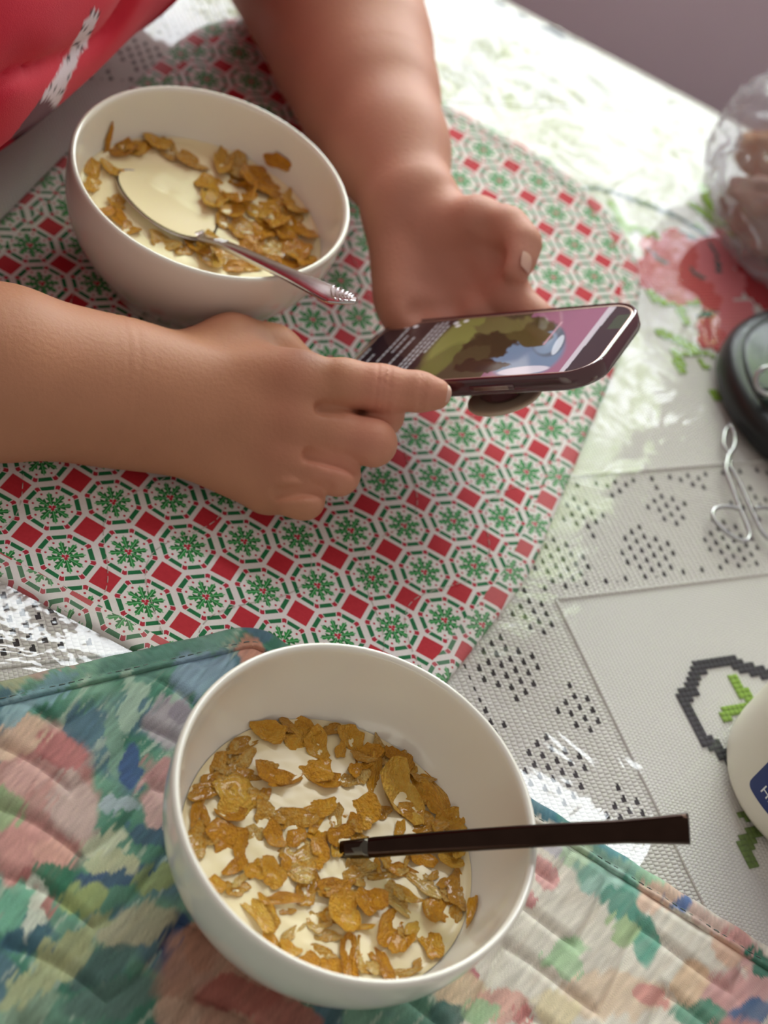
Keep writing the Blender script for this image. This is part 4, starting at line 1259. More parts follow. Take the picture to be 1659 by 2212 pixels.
put(ell(1060, 790, 40, 8, -5), '#1a1412'); put(ell(1130, 800, 60, 9, -6, pxs), '#c9bdc6', .75); put(ell(1205, 745, 8, 26, 30, pxs), '#c7ccd6', .7)
put((np.abs(s_ - .745) < .004) & (t_ > .45) & (t_ < .8), '#b58a98', .7)
put((s_ > .885) & (s_ < .905 + .01 * t_), '#b9b4bc', .85); put(s_ >= .915, '#2a1d20'); put((s_ > .945) & (t_ > .62) & (t_ < .84), '#34402e')
for k, (sl, ta, tb_) in enumerate(((.018, .15, .6), (.105, .35, .92), (.135, .5, .78), (.17, .25, .75), (.222, .06, .95), (.240, .08, .96), (.258, .10, .97), (.276, .45, .9), (.06, .2, .5))):
    ch = (np.sin(t_ * 210 + 31 * k) + np.sin(t_ * 97 + 7 * k)) > -1.0
    put((np.abs(s_ - sl) < .0045) & (t_ > ta) & (t_ < tb_) & ch, '#a6a3a8', .8)
for (sl, tt_) in ((.03, .955), (.09, .93), (.13, .93), (.30, .93), (.318, .88), (.336, .95)):
    put(np.hypot((s_ - sl) * SW, (t_ - tt_) * SH) < .0017, '#c9c6cc', .9)
sm_, nt, b = new_mat('lit_screen')
at = nt.nodes.new('ShaderNodeVertexColor'); at.layer_name = 'print'
nt.links.new(at.outputs[0], b.inputs['Base Color']); nt.links.new(at.outputs[0], b.inputs['Emission Color'])
b.inputs['Emission Strength'].default_value = .45; b.inputs['Roughness'].default_value = .06; b.inputs['Coat Weight'].default_value = .4
add('screen', mesh_np('screen', Vs, grid_faces(nx, ny), colors=col), sm_, ph)
def ph_box(x0, x1, y0, y1, z0, z1): return box(PH((x0 + x1) / 2, (y0 + y1) / 2, (z0 + z1) / 2), (pl, ps, pn), ((x1 - x0) / 2, (y1 - y0) / 2, (z1 - z0) / 2))
bt = add('side_button', mesh_np('side_button', *ph_box(.010, .036, -(SH + .0062) / 2 - .0009, -(SH + .0062) / 2 + .001, -.006, -.0028)[:2], smooth=False), M['case'], ph)
bevel(bt, .0006)
for dz in (-.0052, -.0044, -.0036):
    add('button_rib', mesh_np('button_rib', *tube(np.array([PH(.013, -(SH + .0062) / 2 - .001, dz), PH(.033, -(SH + .0062) / 2 - .001, dz)]), .0002, 5)), M['bezel'], bt)
# folding grip on the back
M['grip'] = simple('brown_grip_disc', '#b8a088', .25, coat=.6, var=.12, vscale=40)
gc = np.array([.016, -.019])
def ph_lathe(pts, cx_, cy_, seg=56):
    pr_ = np.array(pts); a = np.linspace(0, 2 * np.pi, seg, endpoint=False)
    V_ = PC + (np.outer(np.cos(a), pr_[:, 0]) + cx_)[..., None] * pl + (np.outer(np.sin(a), pr_[:, 0]) + cy_)[..., None] * ps + np.tile(pr_[:, 1], (seg, 1))[..., None] * pn
    return V_.reshape(-1, 3), grid_faces(seg, len(pr_), True)[:, ::-1]
gp_ = add('grip_post', mesh_np('grip_post', *ph_lathe([(0, -.0098), (.016, -.0098), (.0125, -.014), (.0135, -.017), (.011, -.020), (0, -.020)], *gc)), M['case'], ph)
add('grip_disc', mesh_np('grip_disc', *ph_lathe([(0, -.0200), (.0188, -.0200), (.0205, -.0205), (.0209, -.0217), (.0202, -.0227), (.0190, -.0229), (.0183, -.0225), (.012, -.0229), (0, -.0231)], *gc)), M['grip'], ph)

# ================================================================== THINGS AT THE RIGHT
# round black lid with a ring handle
LC = np.array([.556, .013, TZ + .006])
lid = thing('pot_lid', 'round black lid with dark green glossy top and metal ring', 'lid', LC)
V_, F_ = lathe([(0, 0), (.070, 0), (.080, .0005), (.0825, .004), (.0825, .012), (.080, .0185), (.0745, .0215), (.0715, .0215)], 96, LC)
add('rim', mesh_np('rim', V_, F_), M['black'], lid)
V_, F_ = lathe([(.0722, .0205), (.0718, .0222), (.068, .0236), (.05, .0262), (.03, .0280), (.017, .0287), (.0165, .0240)], 96, LC)
add('top_plate', mesh_np('top_plate', V_, F_), M['lidglass'], lid)
V_, F_ = lathe([(.0165, .0240), (.0160, .0290), (.0150, .0290), (.0145, .021), (0, .021)], 64, LC)
add('centre_well', mesh_np('centre_well', V_, F_), M['black'], lid)
kc = PZ(1662, 823, LC[2] + .036)
a = np.linspace(0, 2 * np.pi, 41)
ringp = kc + np.outer(np.cos(a), UX) * .0088 + np.outer(np.sin(a), VX * .8 + ZX * .6) * .0088
add('ring_handle', mesh_np('ring_handle', *tube(ringp, .0017, 10, up=np.array([.3, .2, .9]))), M['wire'], lid)
add('ring_stem', mesh_np('ring_stem', *tube(np.array([LC + ZX * .02, LC + ZX * .03, kc - VX * .006 - ZX * .006]), .003, 10, up=UX)), M['black'], lid)

# bent-wire tongs
def zp(x, y, z): return PZ(1250 + x / 3.687, 650 + y / 3.687, z)
zt = TZ + .0078
tn_ = thing('wire_tongs', 'small bent steel wire tongs with loop handles beside the black lid', 'tongs', zp(1250, 1500, TZ + .005))
wa = [(1208, 985), (1170, 1040), (1155, 1110), (1162, 1165), (1192, 1210), (1206, 1260), (1206, 1320), (1240, 1375), (1300, 1490), (1360, 1630), (1415, 1750), (1460, 1840), (1520, 1895), (1590, 1880), (1640, 1790), (1600, 1690), (1510, 1648), (1400, 1650)]
wb = [(1208, 985), (1236, 1050), (1246, 1110), (1236, 1170), (1205, 1215), (1182, 1270), (1175, 1345), (1205, 1440), (1250, 1560), (1300, 1690), (1345, 1800), (1362, 1870), (1335, 1910), (1260, 1893), (1170, 1840), (1100, 1770), (1068, 1705), (1085, 1658), (1140, 1640), (1220, 1640), (1295, 1665)]
for w_, dz in ((wa, .0), (wb, .0022)):
    pth = smooth_path(np.array([zp(x, y, zt + dz) for x, y in w_]), 6)
    add('wire', mesh_np('wire', *tube(pth, .00135, 8)), M['wire'], tn_)

# ivory plastic jar with blue label
JC = np.array([.3825, -.2460, TZ + .0058]); JR = .0550
jar = thing('plastic_jar', 'ivory plastic jar with a dark blue label', 'jar', JC)
V_, F_ = lathe([(0, .002), (.040, .002), (.0475, 0), (.0520, .002), (.0542, .006), (JR, .014), (JR, .07), (.0545, .10), (.051, .112), (.044, .120), (.036, .124), (.0355, .128)], 96, JC)
add('body', mesh_np('body', V_, F_), M['jar'], jar)
V_, F_ = lathe([(.0385, .126), (.040, .1275), (.040, .150), (.0385, .152), (0, .152)], 80, JC)
add('screw_cap', mesh_np('screw_cap', V_, F_), M['jar'], jar)
def jar_pt(th, z, r_=JR + .0004): return JC + np.array([r_ * math.cos(th), r_ * math.sin(th), z])
# the label's lower left corner is seen at 1615,1690
th0 = None
best = 9
for th in np.linspace(0, 2 * np.pi, 721):
    for z in np.linspace(.01, .05, 41):
        q = proj(jar_pt(th, z))[0]; e_ = np.hypot(q[0] - 1614, q[1] - 1692) / 100
        fac = (CAM - jar_pt(th, z)) @ np.array([math.cos(th), math.sin(th), 0])
        if fac > 0 and e_ < best: best, th0, z0j = e_, th, z
dth = 1.9; hl = .062; rc = .004
gu, gv = np.meshgrid(np.linspace(0, 1, 60), np.linspace(0, 1, 24), indexing='ij')
au = gu.ravel() * dth * JR; av = gv.ravel() * hl; Wl = dth * JR
cxy = np.c_[np.minimum(au - rc, 0) + np.maximum(au - (Wl - rc), 0), np.minimum(av - rc, 0) + np.maximum(av - (hl - rc), 0)]
rr_ = np.hypot(cxy[:, 0], cxy[:, 1]); inf = np.abs(cxy).max(1); sc = np.where(rr_ > 1e-9, inf / np.maximum(rr_, 1e-9), 1)
both = np.abs(cxy).min(1) > 1e-9
au = np.where(both, au - cxy[:, 0] + cxy[:, 0] * sc, au); av = np.where(both, av - cxy[:, 1] + cxy[:, 1] * sc, av)
Vj = np.array([jar_pt(th0 + a_ / JR, z0j + v_) for a_, v_ in zip(au, av)])
lb = add('label', mesh_np('label', Vj, grid_faces(60, 24)), M['blue'], jar)
# lettering at the label's lower edge
cu = bpy.data.curves.new('lettering', 'FONT'); cu.body = 'HA'; cu.size = .0085; cu.extrude = 0; cu.space_character = 1.15
to = bpy.data.objects.new('lettering_src', cu); COL.objects.link(to)
dg = bpy.context.evaluated_depsgraph_get(); me_t = bpy.data.meshes.new_from_object(to.evaluated_get(dg))
bpy.data.objects.remove(to, do_unlink=True)
vt = np.array([v.co[:] for v in me_t.vertices])
for v, c_ in zip(me_t.vertices, vt):
    v.co = Vector(jar_pt(th0 + (.0075 + c_[0]) / JR, z0j + .0062 + c_[1], JR + .0008))
add('lettering', me_t, M['white'], lb)

# bread in a clear crumpled bag
def blob(c, rx, ry, rz, seed, amp, freq, ax=(UX, VX, ZX), nth=64, nph=36, sharp=False):
    th = np.linspace(0, 2 * np.pi, nth, endpoint=False); ph_ = np.linspace(.02, np.pi - .02, nph)
    D_ = np.stack([np.outer(np.cos(th), np.sin(ph_)), np.outer(np.sin(th), np.sin(ph_)), np.tile(np.cos(ph_), (nth, 1))], -1).reshape(-1, 3)
    n_ = fbm(D_ * freq + seed, 3, seed)
    if sharp: n_ = 1 - np.abs(2 * n_ - 1)
    r_ = 1 + amp * (n_ - .5)
    L_ = D_ * r_[:, None] * (rx, ry, rz)
    return np.asarray(c) + L_ @ np.array(ax), grid_faces(nth, nph, True)[:, ::-1]
BZ = TZ + .005
BGC = PZ(1650, 545, BZ) ; BGC[2] = BZ
loaf_c = BGC + UX * .012 + VX * .004
M['sausage'] = simple('dark_crust', '#7a4a35', .7, var=.35, vscale=40, bump=.4, bscale=150, bdist=.002)
for (du, dv, dz, rx, ry, rz, sd) in ((.0, -.004, .030, .062, .036, .027, 1), (-.006, .074, .028, .058, .034, .025, 2), (.03, .03, .072, .050, .036, .024, 3)):
    V_, F_ = blob(loaf_c + UX * du + VX * dv + ZX * dz, rx, ry, rz, sd * 7, .38, 2.6)
    lab_ = {1: 'brown bread roll at the bottom of the clear bag nearest the black lid', 2: 'brown bread roll at the bottom of the clear bag towards the mauve wall', 3: 'brown bread roll resting on two others in the clear bag'}[sd]
    tag(add('bread_roll', mesh_np('bread_roll', V_, F_), M['bread'] if sd != 1 else M['sausage'], loc=loaf_c + UX * du + VX * dv + ZX * (dz - rz)), lab_, 'bread roll', 'bread rolls in the bag')
M['bagfilm'] = glass_sheet('crinkled_bag_film', (.96, .96, .98), .09, 1.5, haze=.17, bump=.6, bscale=30, bdist=.005, gloss_boost=1.3, graze=.4)
bgt = thing('plastic_bag', 'clear crumpled plastic bag holding bread on the tablecloth', 'bag', loaf_c + VX * .02)
V_, F_ = blob(loaf_c + UX * .008 + VX * .026 + ZX * .062, .082, .092, .068, 77, .42, 3.4, sharp=True, nth=110, nph=64)
V_[:, 2] = np.maximum(V_[:, 2], BZ + .0012)
add('pouch', mesh_np('pouch', V_, F_, smooth=True), M['bagfilm'], bgt)
# gathered opening of the bag
n_ = 40; s = np.linspace(0, 1, n_)
nk = loaf_c + VX * .075 + ZX * .10 - UX * .02
rows = []
for k, hh in enumerate(np.linspace(0, 1, 12)):
    wv = .018 + .045 * hh
    rows.append(nk + np.outer((s - .5) * 2 * wv, UX) + np.outer(.012 * (1 - .3 * hh) * np.sin(s * 17 + 2 * hh), VX) + VX * (.05 * hh) + ZX * (.030 * hh) + np.outer(.01 * np.sin(s * 9 + 1.3) * hh, ZX))
V_ = np.array(rows).reshape(-1, 3)
add('flap', mesh_np('flap', V_, grid_faces(12, n_)), M['bagfilm'], bgt)
M['bagblue'] = simple('blue_bag_print', '#3f62a8', .4, var=.1); M['bagred'] = simple('red_bag_print', '#a8483e', .4, var=.1)
V3 = V_.reshape(12, n_, 3) + ZX * .0006
for nm_, mt_, (r0, r1, c0, c1) in (('print_patch', M['bagblue'], (0, 4, 4, 14)), ('print_patch', M['bagred'], (6, 9, 6, 12))):
    sub = V3[r0:r1, c0:c1]; add(nm_, mesh_np(nm_, sub.reshape(-1, 3), grid_faces(r1 - r0, c1 - c0)), mt_, bgt)

# ================================================================== THE PERSON
def seg_d(P, a, b_, ra, rb):
    ab = b_ - a; t = np.clip(((P - a) @ ab) / (ab @ ab), 0, 1)
    return np.linalg.norm(P - a - t[:, None] * ab, axis=1) - (ra + (rb - ra) * t)


def smin(d1, d2, k):
    h_ = np.clip(.5 + .5 * (d2 - d1) / k, 0, 1)
    return d2 * (1 - h_) + d1 * h_ - k * h_ * (1 - h_)


def ell_d(P, c, r_, ax=None):
    q = P - c
    if ax is not None: q = q @ np.asarray(ax).T
    r_ = np.asarray(r_); k0 = np.linalg.norm(q / r_, axis=1); k1 = np.linalg.norm(q / (r_ * r_), axis=1)
    return k0 * (k0 - 1) / np.maximum(k1, 1e-9)


def surface_nets(fun, lo, hi, h_):
    lo = np.asarray(lo, float); n = np.ceil((np.asarray(hi) - lo) / h_).astype(int) + 1
    st_ = 6
    nc = (n + st_ - 1) // st_
    g = np.stack(np.meshgrid(*[np.arange(k) for k in nc], indexing='ij'), -1).reshape(-1, 3)
    dc = fun(lo + (g + .5) * st_ * h_ - .5 * h_)
    F = np.repeat(np.repeat(np.repeat(dc.reshape(nc), st_, 0), st_, 1), st_, 2)[:n[0], :n[1], :n[2]].astype(np.float32)
    act = g[np.abs(dc) < st_ * h_ * 1.25]
    o_ = np.stack(np.meshgrid(*[np.arange(st_)] * 3, indexing='ij'), -1).reshape(-1, 3)
    for k in range(0, len(act), 2500):
        idx = (act[k:k + 2500, None, :] * st_ + o_[None]).reshape(-1, 3)
        idx = idx[(idx < n).all(1)]
        F[idx[:, 0], idx[:, 1], idx[:, 2]] = fun(lo + idx * h_)
    ins = F < 0
    cells = np.zeros(n - 1, np.int8)
    for dx in (0, 1):
        for dy in (0, 1):
            for dz in (0, 1):
                cells += ins[dx:n[0] - 1 + dx, dy:n[1] - 1 + dy, dz:n[2] - 1 + dz]
    C_ = np.argwhere((cells > 0) & (cells < 8))
    vid = -np.ones(n - 1, np.int32); vid[C_[:, 0], C_[:, 1], C_[:, 2]] = np.arange(len(C_))
    acc = np.zeros((len(C_), 3)); cnt = np.zeros(len(C_))
    cor = [np.array(q) for q in ((0, 0, 0), (1, 0, 0), (0, 1, 0), (1, 1, 0), (0, 0, 1), (1, 0, 1), (0, 1, 1), (1, 1, 1))]
    val = [F[tuple((C_ + c_).T)] for c_ in cor]
    for a_ in range(8):
        for b_ in range(a_ + 1, 8):
            if np.abs(cor[a_] - cor[b_]).sum() != 1: continue
            m_ = (val[a_] < 0) != (val[b_] < 0)
            t = val[a_] / np.where(m_, val[a_] - val[b_], 1)
            acc[m_] += (cor[a_] + t[:, None] * (cor[b_] - cor[a_]))[m_]; cnt[m_] += 1
    V_ = lo + (C_ + acc / np.maximum(cnt, 1)[:, None]) * h_
    Q_ = []
    for ax in range(3):
        u, v = (ax + 1) % 3, (ax + 2) % 3
        a_ = [slice(None)] * 3; b_ = [slice(None)] * 3
        a_[ax] = slice(0, -1); b_[ax] = slice(1, None)
        s0, s1 = ins[tuple(a_)], ins[tuple(b_)]
        E_ = np.argwhere(s0 != s1)
        E_ = E_[(E_[:, u] > 0) & (E_[:, v] > 0) & (E_[:, u] < n[u] - 1) & (E_[:, v] < n[v] - 1)]
        fl = s0[tuple(E_.T)]
        def cell(du, dv):
            c_ = E_.copy(); c_[:, u] -= du; c_[:, v] -= dv
            return vid[tuple(c_.T)]
        q = np.stack([cell(1, 1), cell(0, 1), cell(0, 0), cell(1, 0)], 1)
        q[~fl] = q[~fl][:, ::-1]
        Q_.append(q)
    Q_ = np.vstack(Q_); Q_ = Q_[(Q_ >= 0).all(1)]
    return V_, Q_


def chain(P, pts, k=.003):
    d = None
    for (a, ra), (b_, rb) in zip(pts[:-1], pts[1:]):
        e_ = seg_d(P, a, b_, ra, rb); d = e_ if d is None else smin(d, e_, k)
    return d


# ---- arm whose forefinger points at the phone (lies on the mat)
RE = T(-.225, -.075, .058)
R_f = [(RE, .050), (PZ(-330, 770, .050), .0475), (PZ(0, 806, .0435), .0405), (PZ(200, 838, .0375), .0345), (PZ(300, 852, .0365), .0325)]
RWst = PZ(300, 852, .0365)
def rz(px_, py_, z): return PZ(px_, py_, z)
R_mcp = dict(i=rz(640, 832, .064), m=rz(636, 915, .054), r=rz(612, 990, .040), p=rz(580, 1050, .026))
R_fing = dict(
    i=[(R_mcp['i'], .0150), (PD(740, 830, .848), .0132), (PD(825, 838, .848), .0120), (PD(905, 846, .850), .0103), (PD(940, 851, .851), .0085)],
    m=[(R_mcp['m'], .0148), (PD(720, 935, .845), .0128), (PD(806, 957, .842), .0118), (PD(785, 925, .868), .0108), (PD(745, 905, .880), .0095)],
    r=[(R_mcp['r'], .0140), (PD(690, 1010, .843), .0120), (PD(730, 1024, .842), .0110), (PD(712, 1005, .866), .0105), (PD(672, 990, .876), .0092)],
    p=[(R_mcp['p'], .0132), (PD(630, 1070, .840), .0105), (PD(658, 1080, .839), .0098), (PD(648, 1062, .858), .0092), (PD(620, 1050, .866), .0082)])
R_th = [(PD(400, 800, .868), .020), (PD(500, 752, .876), .0180), (PD(585, 768, .888), .0165), (PD(690, 835, .890), .0125), (PD(768, 872, .882), .0115), (PD(831, 899, .860), .0106)]
def right_arm(P):
    d = chain(P, R_f, .02)
    palm = None
    for k, rw, rm in (('i', .019, .0165), ('m', .020, .0165), ('r', .019, .0155), ('p', .017, .0145)):
        w_ = RWst + (R_mcp[k] - R_mcp['m']) * .38
        e_ = seg_d(P, w_, R_mcp[k], rw, rm); palm = e_ if palm is None else smin(palm, e_, .010)
    d = smin(d, palm, .024)
    d = smin(d, chain(P, R_th, .006), .014)
    for q in (seg_d(P, PD(470, 800, .870), R_mcp['i'], .018, .014),): d = smin(d, q, .014)
    f_ = None
    for k in 'imrp':
        e_ = chain(P, R_fing[k], .004)
        f_ = e_ if f_ is None else smin(f_, e_, .0016)
    d = smin(d, f_, .006)
    # knuckle bumps and finger creases
    for k, a in (('i', .0019), ('m', .0017), ('r', .0012)):
        kk_ = R_mcp[k] - (RW[2] * .012)
        d = d - a * np.exp(-((P - kk_) ** 2).sum(1) / (2 * .008 ** 2))
    a, b_ = R_fing['i'][1][0], R_fing['i'][4][0]; ax = (b_ - a) / np.linalg.norm(b_ - a)
    s_ = (P - a) @ ax
    near = np.exp(-np.maximum(np.linalg.norm(P - a - np.outer(s_, ax), axis=1) - .016, 0) / .001)
    top = np.clip(-((P - a - np.outer(s_, ax)) @ RW[2]) / .008, 0, 1)
    for c_ in ((R_fing['i'][2][0] - a) @ ax - .003, (R_fing['i'][2][0] - a) @ ax, (R_fing['i'][2][0] - a) @ ax + .003, (R_fing['i'][3][0] - a) @ ax, (R_fing['i'][3][0] - a) @ ax + .0022):
        d = d + .0011 * np.exp(-((s_ - c_) / .0009) ** 2) * near * top
    # furrows between the folded fingers
    for (x0, y0, x1, y1, dp, am) in ((668, 984, 778, 1012, .833, .0115), (600, 1066, 705, 1057, .831, .0110), (690, 884, 735, 884, .835, .008)):
        e_ = seg_d(P, PD(x0, y0, dp), PD(x1, y1, dp), 0, 0)
        d = d + am * np.exp(-(e_ / .0027) ** 2)
    for c_, wv in ((.0, .0), (.006, .3)):
        wax = (RWst - R_f[2][0]); wax = wax / np.linalg.norm(wax); sw = (P - RWst) @ wax + c_ + .012
        d = d + .00032 * np.exp(-(sw / .0014) ** 2) * np.clip(fbm(P / .02, 2, 88) * 2.4 - .5, 0, 1)
    return d


# ---- arm that holds the phone
LE = T(-.055, .485, .056)
Lw = PD(884, 432, .978)
L_f = [(LE, .057), (PD(722, 0, 1.105), .056), (PD(760, 110, 1.075), .050), (PD(795, 210, 1.045), .0425), (PD(840, 320, 1.01), .034), (Lw, .0275)]
L_mcp = dict(i=PD(1078, 622, .945), m=PD(1015, 660, .950), r=PD(945, 682, .952), p=PD(880, 680, .952))
L_fing = dict(
    i=[(L_mcp['i'], .0142), (PD(1150, 690, .935), .0118), (PD(1185, 760, .925), .0108), (PD(1150, 800, .905), .0095)],
    m=[(L_mcp['m'], .0142), (PD(1085, 740, .945), .0118), (PD(1120, 805, .940), .0108), (PD(1080, 820, .925), .0095)],
    r=[(L_mcp['r'], .0138), (PD(990, 760, .948), .0115), (PD(1010, 810, .945), .0105), (PD(985, 815, .930), .0092)],
    p=[(L_mcp['p'], .0130), (PD(900, 740, .950), .0105), (PD(915, 780, .945), .0095), (PD(905, 790, .930), .0085)])
L_th = [(PD(945, 500, .966), .0225), (PD(1030, 487, .950), .0168), (PD(1092, 497, .940), .0135), (PD(1120, 527, .934), .0126), (PD(1112, 562, .930), .0112), (PD(1108, 580, .928), .0092)]
def left_arm(P):
    d = chain(P, L_f, .02)
    palm = None
    for k, rw, rm in (('i', .019, .0150), ('m', .019, .0155), ('r', .019, .0155), ('p', .0185, .0150)):
        w_ = Lw + (L_mcp[k] - L_mcp['m']) * .32 + (L_mcp['m'] - Lw) * .12
        e_ = seg_d(P, w_, L_mcp[k], rw, rm); palm = e_ if palm is None else smin(palm, e_, .009)
    palm = smin(palm, seg_d(P, PD(868, 520, .972), PD(868, 640, .958), .0165, .0165), .010)
    d = smin(d, palm, .014)
    d = smin(d, chain(P, L_th, .005), .008)
    d = smin(d, seg_d(P, PD(1020, 520, .955), L_mcp['i'], .012, .012), .008)
    f_ = None
    for k in 'imrp':
        e_ = chain(P, L_fing[k], .004); f_ = e_ if f_ is None else smin(f_, e_, .0015)
    d = smin(d, f_, .006)
    # crease between ball of thumb and palm, thumb joint creases
    for (x0, y0, x1, y1, dp, am) in ((1078, 556, 985, 655, .932, .0085), (985, 655, 900, 672, .94, .0050), (1045, 500, 1075, 556, .928, .0060), (1072, 495, 1082, 540, .920, .0016)):
        e_ = seg_d(P, PD(x0, y0, dp), PD(x1, y1, dp), 0, 0)
        d = d + am * np.exp(-(e_ / .0055) ** 2)
    # hollow of the palm
    d = d + .009 * np.exp(-((P - PD(1010, 585, .935)) ** 2).sum(1) / (2 * .013 ** 2))
    d = d + .004 * np.exp(-((P - PD(925, 600, .938)) ** 2).sum(1) / (2 * .016 ** 2))
    return d


# ---- torso, head, legs (mostly beyond the frame)
RS, LS = T(-.285, .03, .32), T(-.295, .395, .33)
NK, HD = T(-.225, .215, .40), T(-.165, .215, .53)
def torso(P):
    d = seg_d(P, T(-.255, .08, .27), T(-.255, .35, .27), .075, .075)
    d = smin(d, seg_d(P, T(-.225, .13, .175), T(-.225, .30, .175), .115, .115), .06)
    d = smin(d, seg_d(P, T(-.34, .14, -.05), T(-.34, .29, -.05), .125, .125), .08)
    d = smin(d, seg_d(P, T(-.40, .13, -.24), T(-.40, .30, -.24), .125, .125), .08)
    return d
def upper_arms(P):
    return np.minimum(chain(P, [(RS, .062), (RE, .050)], .02), chain(P, [(LS, .062), (LE, .055)], .02))
HAX = np.array([UX * .9 - ZX * .43, VX, UX * .43 + ZX * .9]); HAX = np.array([HAX[0] / np.linalg.norm(HAX[0]), HAX[1], HAX[2] / np.linalg.norm(HAX[2])])
def hp3(f_, s_, u_): return HD + HAX[0] * f_ + HAX[1] * s_ + HAX[2] * u_
def head(P):
    d = ell_d(P, HD, (.095, .076, .115), HAX)
    d = smin(d, ell_d(P, hp3(.02, 0, -.06), (.07, .058, .06), HAX), .03)
    d = smin(d, seg_d(P, NK - ZX * .04, hp3(-.02, 0, -.05), .062, .055), .03)
    d = smin(d, seg_d(P, hp3(.092, 0, .01), hp3(.112, 0, -.025), .008, .013), .012)
    for s_ in (-1, 1):
        d = smin(d, ell_d(P, hp3(-.005, .076 * s_, -.01), (.018, .008, .03), HAX), .006)
        d = d + .006 * np.exp(-((P - hp3(.092, .032 * s_, .012)) ** 2).sum(1) / (2 * .012 ** 2))
    d = smin(d, seg_d(P, hp3(.088, -.02, -.06), hp3(.088, .02, -.06), .008, .008), .006)
    return d
def legs(P):
    d = None
    for v_ in (.12, .31):
        e_ = chain(P, [(T(-.38, v_, -.29), .085), (T(.02, v_ + (.02 if v_ > .2 else -.02), -.275), .062), (T(.06, v_ + (.02 if v_ > .2 else -.02), -.45), .056), (T(.03, v_, FLZ + .07), .042), (T(.07, v_, FLZ + .040), .038), (T(.18, v_, FLZ + .033), .031)], .02)
        d = e_ if d is None else smin(d, e_, .03)
    return d
def body_core(P):
    d = smin(torso(P), upper_arms(P), .05)
    d = smin(d, head(P), .03)
    return smin(d, legs(P), .06)


def bounds(pts, pad):
    A = np.array(pts); return A.min(0) - pad, A.max(0) + pad
parts = []
lo, hi = bounds([p for p, _ in R_f] + [q for k in R_fing for q, _ in R_fing[k]] + [p for p, _ in R_th], .03)
lo = np.maximum(lo, np.r_[lo[:2], -.002])
pr_ = surface_nets(right_arm, lo - (.03, .03, .02), hi + .03, .0013)
parts.append(pr_)
lo, hi = bounds([p for p, _ in L_f] + [q for k in L_fing for q, _ in L_fing[k]] + [p for p, _ in L_th], .03)
pl_ = surface_nets(left_arm, lo - .035, hi + .035, .0015)
parts.append(pl_)
lo, hi = bounds([T(-.6, -.2, FLZ), T(.25, .6, FLZ), T(-.6, .6, FLZ), T(.25, -.2, FLZ), HD], .0); lo[2] = FLZ - .01; hi[2] = .72
pc_ = surface_nets(body_core, lo, hi, .0095)
parts.append(pc_)
V_, Q_, _ = join(parts)
# skin tone: knuckles, fingertips and palm a little redder
base = np.tile(np.array(lin('#b98062')), (len(V_), 1))
def redden(c_, r_, h_, a=.5):
    w_ = np.exp(-((V_ - c_) ** 2).sum(1) / (2 * r_ * r_))[:, None] * a
    base[:] = base * (1 - w_) + np.array(lin(h_)) * w_
for k in 'imr':
    redden(R_mcp[k] - RW[2] * .014, .010, '#b0705a', .45)
for q, r_ in ((R_fing['i'][2][0], .010), (R_fing['i'][4][0], .010), (R_fing['m'][2][0], .012), (R_fing['r'][2][0], .012), (R_th[-1][0], .012)): redden(q - RW[2] * .010, r_, '#d08a76', .55)
nr = len(pr_[0]); nl_ = nr + len(pl_[0])
lp = np.zeros(len(V_)); lp[nr:nl_] = 1
base[nr:nl_] = base[nr:nl_] * .55 + np.array(lin('#cf9384')) * .45
redden(PD(980, 590, .93), .03, '#c08070', .5); redden(PD(1108, 575, .915), .014, '#d99a88', .6)
mot_ = fbm(V_ / .02, 3, 55)[:, None]; base *= .93 + .14 * mot_
skm = printed('skin', .55, .35, 420, .0007, **{'Subsurface Weight': .1, 'Subsurface Radius': (.008, .003, .0015), 'Specular IOR Level': .3})
ORG = T(-.38, .21, FLZ)
per = thing('person', 'seated person in red shirt tapping a phone over cereal', 'person', ORG)
body = add('body', mesh_np('body', V_, Q_, colors=base), skm, per)
sm = body.modifiers.new('smooth', 'SMOOTH'); sm.factor = .5; sm.iterations = 2

# fingernails
def nail(c, ax_, nrm, L_, W_, name='fingernail'):
    ax_ = ax_ / np.linalg.norm(ax_); nrm = nrm - ax_ * (nrm @ ax_); nrm /= np.linalg.norm(nrm); sd = np.cross(nrm, ax_)
    gu, gv = np.meshgrid(np.linspace(-1, 1, 14), np.linspace(-1, 1, 12), indexing='ij')
    X = gu * np.sqrt(np.maximum(1 - .38 * gv ** 2, 0)); Y = gv * np.sqrt(np.maximum(1 - .30 * gu ** 2, 0))
    Z = -.45 * W_ * Y ** 2 - .12 * L_ * X ** 2
    V2 = (np.asarray(c) + (X * L_)[..., None] * ax_ + (Y * W_)[..., None] * sd + Z[..., None] * nrm).reshape(-1, 3)
    return add(name, mesh_np(name, V2, grid_faces(14, 12)), M['nail'], per)
it, ib = R_fing['i'][4][0], R_fing['i'][3][0]
nail(PD(951, 846, .8445), it - ib, -RW[2] * .85 - RW[1] * .1 + RW[0] * .45, .0062, .0052)
tt2, tb2 = L_th[-1][0], L_th[-3][0]
nail(PD(1146, 562, .9205), (tt2 - tb2), RW[0] * .85 - RW[2] * .6 , .0075, .0058)

